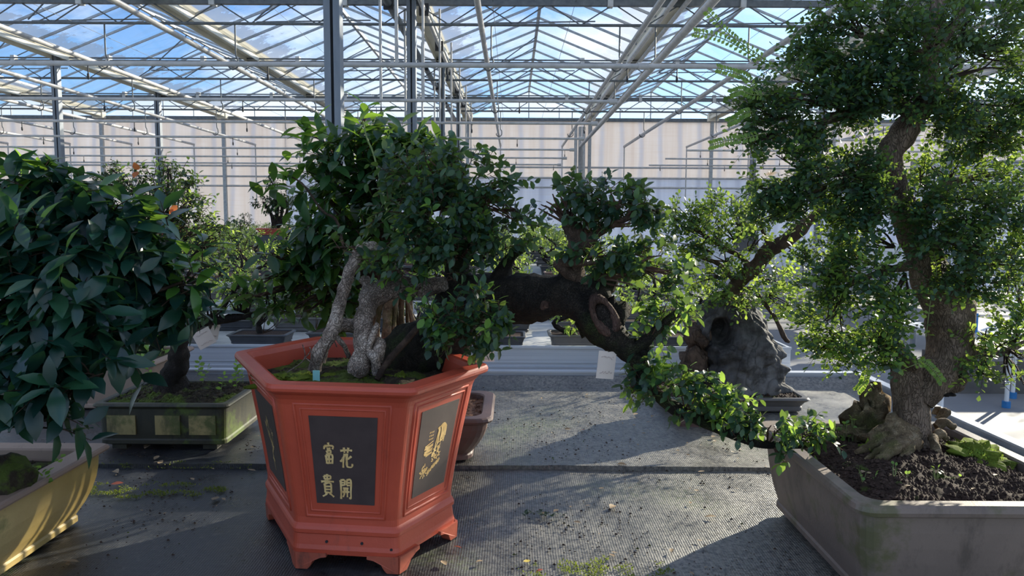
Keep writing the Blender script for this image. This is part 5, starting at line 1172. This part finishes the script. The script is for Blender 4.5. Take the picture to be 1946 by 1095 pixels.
L.build('foliage', 'lf_dark', os_); LY.build('young_foliage', 'lf_bgy', os_, 'light green young leaves'); B.build('twigs', 'twig', os_)
L = Leaves('oval', .6)
for x, y in ((263, 323), (278, 386), (334, 396), (262, 326), (337, 390), (290, 415)): L.put(at(x, y, 3.85), rv(), -_f + rv() * .4, .055)
L.build('orange_leaves', 'lf_orange', os_, 'single orange leaves')

def planter(x, ytop, ybot, Y, hw, label, pads, sz=.04, mat='redpot2'):
    """rectangular planter with a pad-shaped tree, standing on a stand on the bench"""
    p = at(x, ybot, Y); q = at(x, ytop, Y); z0 = p.z; t = empty('planter_bonsai', (p.x, Y, z0), label, 'bonsai')
    rect_pot(t, p.x - hw, p.x + hw, Y - hw * .6, Y + hw * .6, z0, q.z - z0, .03, .012, .02, .02, mat, .03, feet=False)
    MB().box(p.x - hw + .03, p.x + hw - .03, Y - hw * .6 + .03, Y + hw * .6 - .03, z0 + .05, q.z - .015).build('soil', 'soil', t)
    T = MB(); L = Leaves('lite', .55); B = MB(); s = Y / F; prev = q.copy(); prev.z -= .03
    spine = [prev] + [at(a, b, Y) for a, b, _, _ in pads[:1]]
    for a, b, rx, ry in pads:
        e = at(a, b, Y); T.tube([prev, prev.lerp(e, .5) + Vector((.05, 0, 0)), e], [.035, .025, .012], 7, 4, .3, 10)
        pad(L, B, e, e, (rx * s, (rx + ry) * .5 * s, ry * s), int(rx * ry * .12) + 20, .10, 6, sz, nbr=4, br=.006, twr=.003)
    T.build('trunk', 'barkdark', t); L.build('foliage', 'lf_dark', t); B.build('twigs', 'twig', t); return t, z0
for x, yt, yb_, Y, hw, lb, pads, m_ in ((520, 434, 447, 9.7, .20, 'dark bonsai in a red planter above the distant hedge of plants', [(520, 350, 12, 12), (535, 380, 24, 12), (500, 384, 26, 9), (522, 400, 14, 14), (548, 388, 10, 10)], 'redpot2'),
                                    (325, 430, 447, 9.7, .20, 'dark pine-like bonsai in a red planter behind the orange-leaved shrub', [(212, 322, 16, 14), (190, 338, 22, 8), (225, 345, 24, 10), (322, 322, 16, 12), (360, 352, 20, 9), (365, 378, 18, 8)], 'redpot2')):
    t, z0 = planter(x, yt, yb_, Y, hw, lb, pads, .045, m_); px_ = ORG[t.name].x
    MB().box(px_ - .17, px_ + .17, Y - .1, Y + .1, .797, z0 - .001).build('pot_stand', 'plastic', label='upturned dark crate under the ' + ('distant red planter' if x > 400 else 'red planter behind the orange-leaved shrub'), cat='stand')
t, z0 = planter(1418, 425, 445, 10.2, .16, 'round dark topiary bonsai left of the far pale post', [(1418, 402, 13, 16), (1410, 412, 12, 9)], .05, 'plastic')
px_ = ORG[t.name].x
MB().box(px_ - .14, px_ + .14, 10.1, 10.3, .857, z0 - .001).build('pot_stand', 'plastic', label='dark crate under the round topiary bonsai', cat='stand')
# a few plants on the benches beyond the aisle
k = 0
for x, y, zz in ((4.7, 7.4, .797), (5.3, 7.6, .797), (5.9, 7.3, .797), (6.5, 7.8, .797), (7.1, 7.5, .797), (2.9, 10.3, .857), (3.8, 10.4, .857), (4.7, 10.2, .857), (4.0, 13.0, .857), (5.0, 13.1, .857), (6.0, 13.0, .857), (4.3, 5.5, .651), (4.7, 5.5, .651)):
    t0, ds = list(count.values())[k % len(count)]; t = copy_tree(t0); t.location = (x, y, zz); t.scale = (1, 1, 1)
    t['label'] = ds.replace(' in a ', ', ') + ', beyond the aisle, ' + ORD[k] + ' plant there'; t['group'] = 'small bonsai beyond the aisle'; k += 1

# ------------------------------------------------------------------ paper tags, labels, litter
def paper_tag(cx, cy, Y, w_, h_, ang, tilt, label, top):
    c = at(cx, cy, Y); s = Y / F; w_ *= s; h_ *= s; a = R(ang); t_ = R(tilt)
    ux = Vector((math.cos(a) * math.cos(t_), math.sin(t_), math.sin(a))).normalized(); uz = Vector((-math.sin(a), 0, math.cos(a))); n = ux.cross(uz).normalized()
    root = empty('paper_tag', c, label, 'tag'); B = MB(); rows = 6; vs = []
    for k in range(rows + 1):
        t = k / rows; o = n * (.03 * w_ * math.sin(t * 3))
        for sx in (-.5, .5): vs.append(c + ux * sx * w_ + uz * (.5 - t) * h_ + o)
    B.add(vs, [(2 * k, 2 * k + 1, 2 * k + 3, 2 * k + 2) for k in range(rows)]); B.add([v - n * .0006 for v in vs], [(2 * k + 2, 2 * k + 3, 2 * k + 1, 2 * k) for k in range(rows)]); B.build('card', 'paper', root)
    I = MB(); rn = random.Random(int(cx))
    for row in (.22, .78):
        x = -.34
        while x < .34:
            p = c + ux * x * w_ + uz * (.5 - row + rn.uniform(-.03, .03)) * h_ + n * (-.0022 if n.y > 0 else .0022) * 1.2; q = p + ux * .05 * w_ + uz * rn.uniform(-.05, .05) * h_
            I.bar(p, q, .0006, .0006); x += .07
    I.build('handwriting', 'ink', root)
    MB().tube([c + uz * h_ * .48, c.lerp(at(*top), .5) + UP * .01, at(*top)], .0006, 4, 4).build('string', 'twig', root)
paper_tag(1152, 694, 1.47, 36, 54, -6, 12, 'cream paper tag hanging from the drooping end of the central trunk', (1190, 655, 1.47))
paper_tag(926, 675, 1.50, 27, 26, 0, 10, 'small cream paper tag hanging beside the right rim of the red pot', (930, 640, 1.5))
paper_tag(388, 643, 2.12, 34, 34, 28, 10, 'tilted cream paper tag hanging from the low twiggy branch', (385, 615, 2.14))
paper_tag(408, 630, 2.18, 18, 30, -12, -10, 'narrow white paper tag behind the tilted tag on the low branch', (402, 608, 2.16))
paper_tag(272, 638, 2.16, 14, 26, -8, 10, 'folded cream paper tag half hidden by the large leaves at left', (280, 610, 2.18))
c = at(601, 712, 1.475); MB().box(c.x - .007, c.x + .007, c.y - .0006, c.y + .0006, ZP + .30, c.z + .0085).build('plant_label', 'cyan', label='small turquoise plant label stuck in the soil of the red pot', cat='label')
# bare seedlings in the red pot
for i, pts in enumerate(([(545, 708), (572, 690), (580, 675), (575, 655)], [(572, 690), (590, 668), (588, 660)], [(580, 680), (592, 690), (596, 700)], [(612, 690), (625, 655), (634, 648), (640, 660)])):
    MB().tube([at(x, y, 1.48) for x, y in pts], .0012, 5, 4).build('dry_stem', 'barkpale' if i < 3 else 'twig', bz)

rl = random.Random(99)
def litter(x, y, z, size, mat, label, group=None, nm='fallen_leaf', curl=.35):
    L = Leaves('ellip', rl.uniform(.42, .6), rl.uniform(.1, .5), rl.uniform(-.3, curl)); a = rl.uniform(0, 6.3)
    L.put(Vector((x, y, z + size * .05)), Vector((math.cos(a), math.sin(a), rl.uniform(-.05, .1))), UP + rv(rl) * .35, size)
    L.build(nm, mat, None, label, 'leaf', group, None, (x, y, z))
FREE = lambda x, y: not ((-.66 < x < 0 and 1.25 < y < 1.8) or (x < -.87 and y < 1.62) or (x > .55 and 1.14 < y < 1.69) or (-1.19 < x < -.77 and 2.0 < y < 2.36) or (-.66 < x < -.03 and 1.86 < y < 2.23) or (x > .5 and y > 2.27))
def zone(x, y):
    if y < 1.9: zn = 'near cloth left of the red pot' if x < -.3 else ('near cloth between the red and mauve pots' if y < 1.55 else 'near cloth just before the seam')
    else: zn = 'far cloth around the moss-green pot' if x < -.6 else ('far cloth behind the seam, middle' if x < .35 else 'far cloth near the rock tray')
    return 'small dry beige fallen leaf on the ' + zn, 'small dry leaves, ' + zn
n = 0
while n < 150:
    x = rl.uniform(-1.3, 1.3); y = rl.uniform(1.2, 2.85)
    if abs(x) > .72 * y or not FREE(x, y): continue
    z = .7445 if y < 1.9 else .7505
    g = rl.random()
    litter(x, y, z, rl.uniform(.007, .018) if g < .8 else rl.uniform(.02, .032), 'litter', *zone(x, y)); n += 1
for px, py, sz, mt_, lb in ((862, 1040, .018, 'litred', 'small red fallen leaf right of the red pot foot'), (848, 1076, .022, 'litter', 'flat beige fallen leaf just right of the red pot foot'), (1008, 1066, .018, 'lityel', 'yellow fallen leaf near the bottom centre'), (1033, 1084, .018, 'litred', 'curled orange brown fallen leaf at the bottom centre'), (904, 1070, .016, 'litter', 'curled pale fallen leaf left of the yellow one'),
                        (1110, 822, .016, 'litred', 'small brown fallen leaf on the far cloth'), (1062, 970, .02, 'litter', 'curled tan fallen leaf beside the weed tuft'), (210, 922, .03, 'litred', 'dark red fallen leaf on the mossy strip beside the ochre pot'), (300, 886, .026, 'litter', 'curled pale leaf on the seam below the moss-green pot'), (275, 858, .04, 'litter', 'long dry curled leaf in front of the moss-green pot')):
    d = at(px, py, 1) - CAM; t = (.7445 - 1.4) / d.z; p = CAM + d * t; litter(p.x, p.y, .745 if p.y < 1.9 else .7505, sz, mt_, lb)
for i in range(14):
    x = rl.uniform(.62, .94); y = rl.uniform(1.2, 1.4); litter(x, y, ZP + .196, rl.uniform(.008, .014), 'litter', 'tiny pale fallen leaf on the soil of the mauve pot', 'tiny leaves on the soil of the mauve pot')
# weed tuft on the cloth and loose crumbs of soil
d = at(1035, 980, 1) - CAM; p = CAM + d * ((.745 - 1.4) / d.z)
L = Leaves('oval', .5)
for k in range(34): a = rl.uniform(0, 6.3); L.put(p + Vector((rl.uniform(-.045, .045), rl.uniform(-.012, .012), .002)), Vector((math.cos(a), math.sin(a), .5)), UP, .012)
L.build('weed_tuft', 'lf_dark', None, 'small dark weed tuft growing on the ground cloth', 'weed', None, None, p)
B = MB(); n = 0
while n < 3000:
    x = rl.uniform(-1.3, 1.3); y = rl.uniform(1.15, 2.88)
    if not FREE(x, y): continue
    if mnoise.noise(Vector((x * 3, y * 5, 3))) < rl.uniform(-.25, .5): continue
    z = (.7415 if y < 1.9 else .7475); s = rl.uniform(.0008, .0028) if rl.random() < .9 else .004
    B.add([(x + s, y, z), (x, y + s * rl.uniform(.4, 1), z), (x - s, y, z), (x, y - s * .6, z), (x, y, z + s * .9)], [(0, 1, 4), (1, 2, 4), (2, 3, 4), (3, 0, 4)]); n += 1
B.build('soil_crumbs', 'soil', None, 'loose dark soil crumbs scattered over the ground cloth', 'soil', None, 'stuff')

def moss_patch(px, py, rx, ry, n, label, seed):
    rr_ = random.Random(seed); d = at(px, py, 1) - CAM; p = CAM + d * ((.745 - 1.4) / d.z); L = Leaves('lite', .5, .1, .1)
    for k in range(n):
        a = rr_.uniform(0, 6.3); q = math.sqrt(rr_.random()); x = p.x + rx * q * math.cos(a); y = p.y + ry * q * math.sin(a)
        if not FREE(x, y) or mnoise.noise(Vector((x * 22, y * 30, seed))) < rr_.uniform(-.2, .25) + q * .2: continue
        L.put(Vector((x, y, .743 if y < 1.9 else .749)), UP * rr_.uniform(.2, 1) + rv(rr_) * .8, rv(rr_), rr_.uniform(.003, .0065))
    L.build('moss_patch', 'mosstip', None, label, 'moss', None, None, p)
moss_patch(275, 930, .20, .055, 5200, 'green moss strip on the cloth between the ochre and moss-green pots', 2)
moss_patch(1120, 1078, .16, .05, 2600, 'yellow green moss patch on the cloth at the bottom centre right', 5)
moss_patch(905, 1045, .07, .05, 1500, 'thin moss patch on the cloth just right of the red pot foot', 7)
moss_patch(360, 885, .24, .02, 1800, 'narrow line of moss along the seam below the moss-green pot', 9)
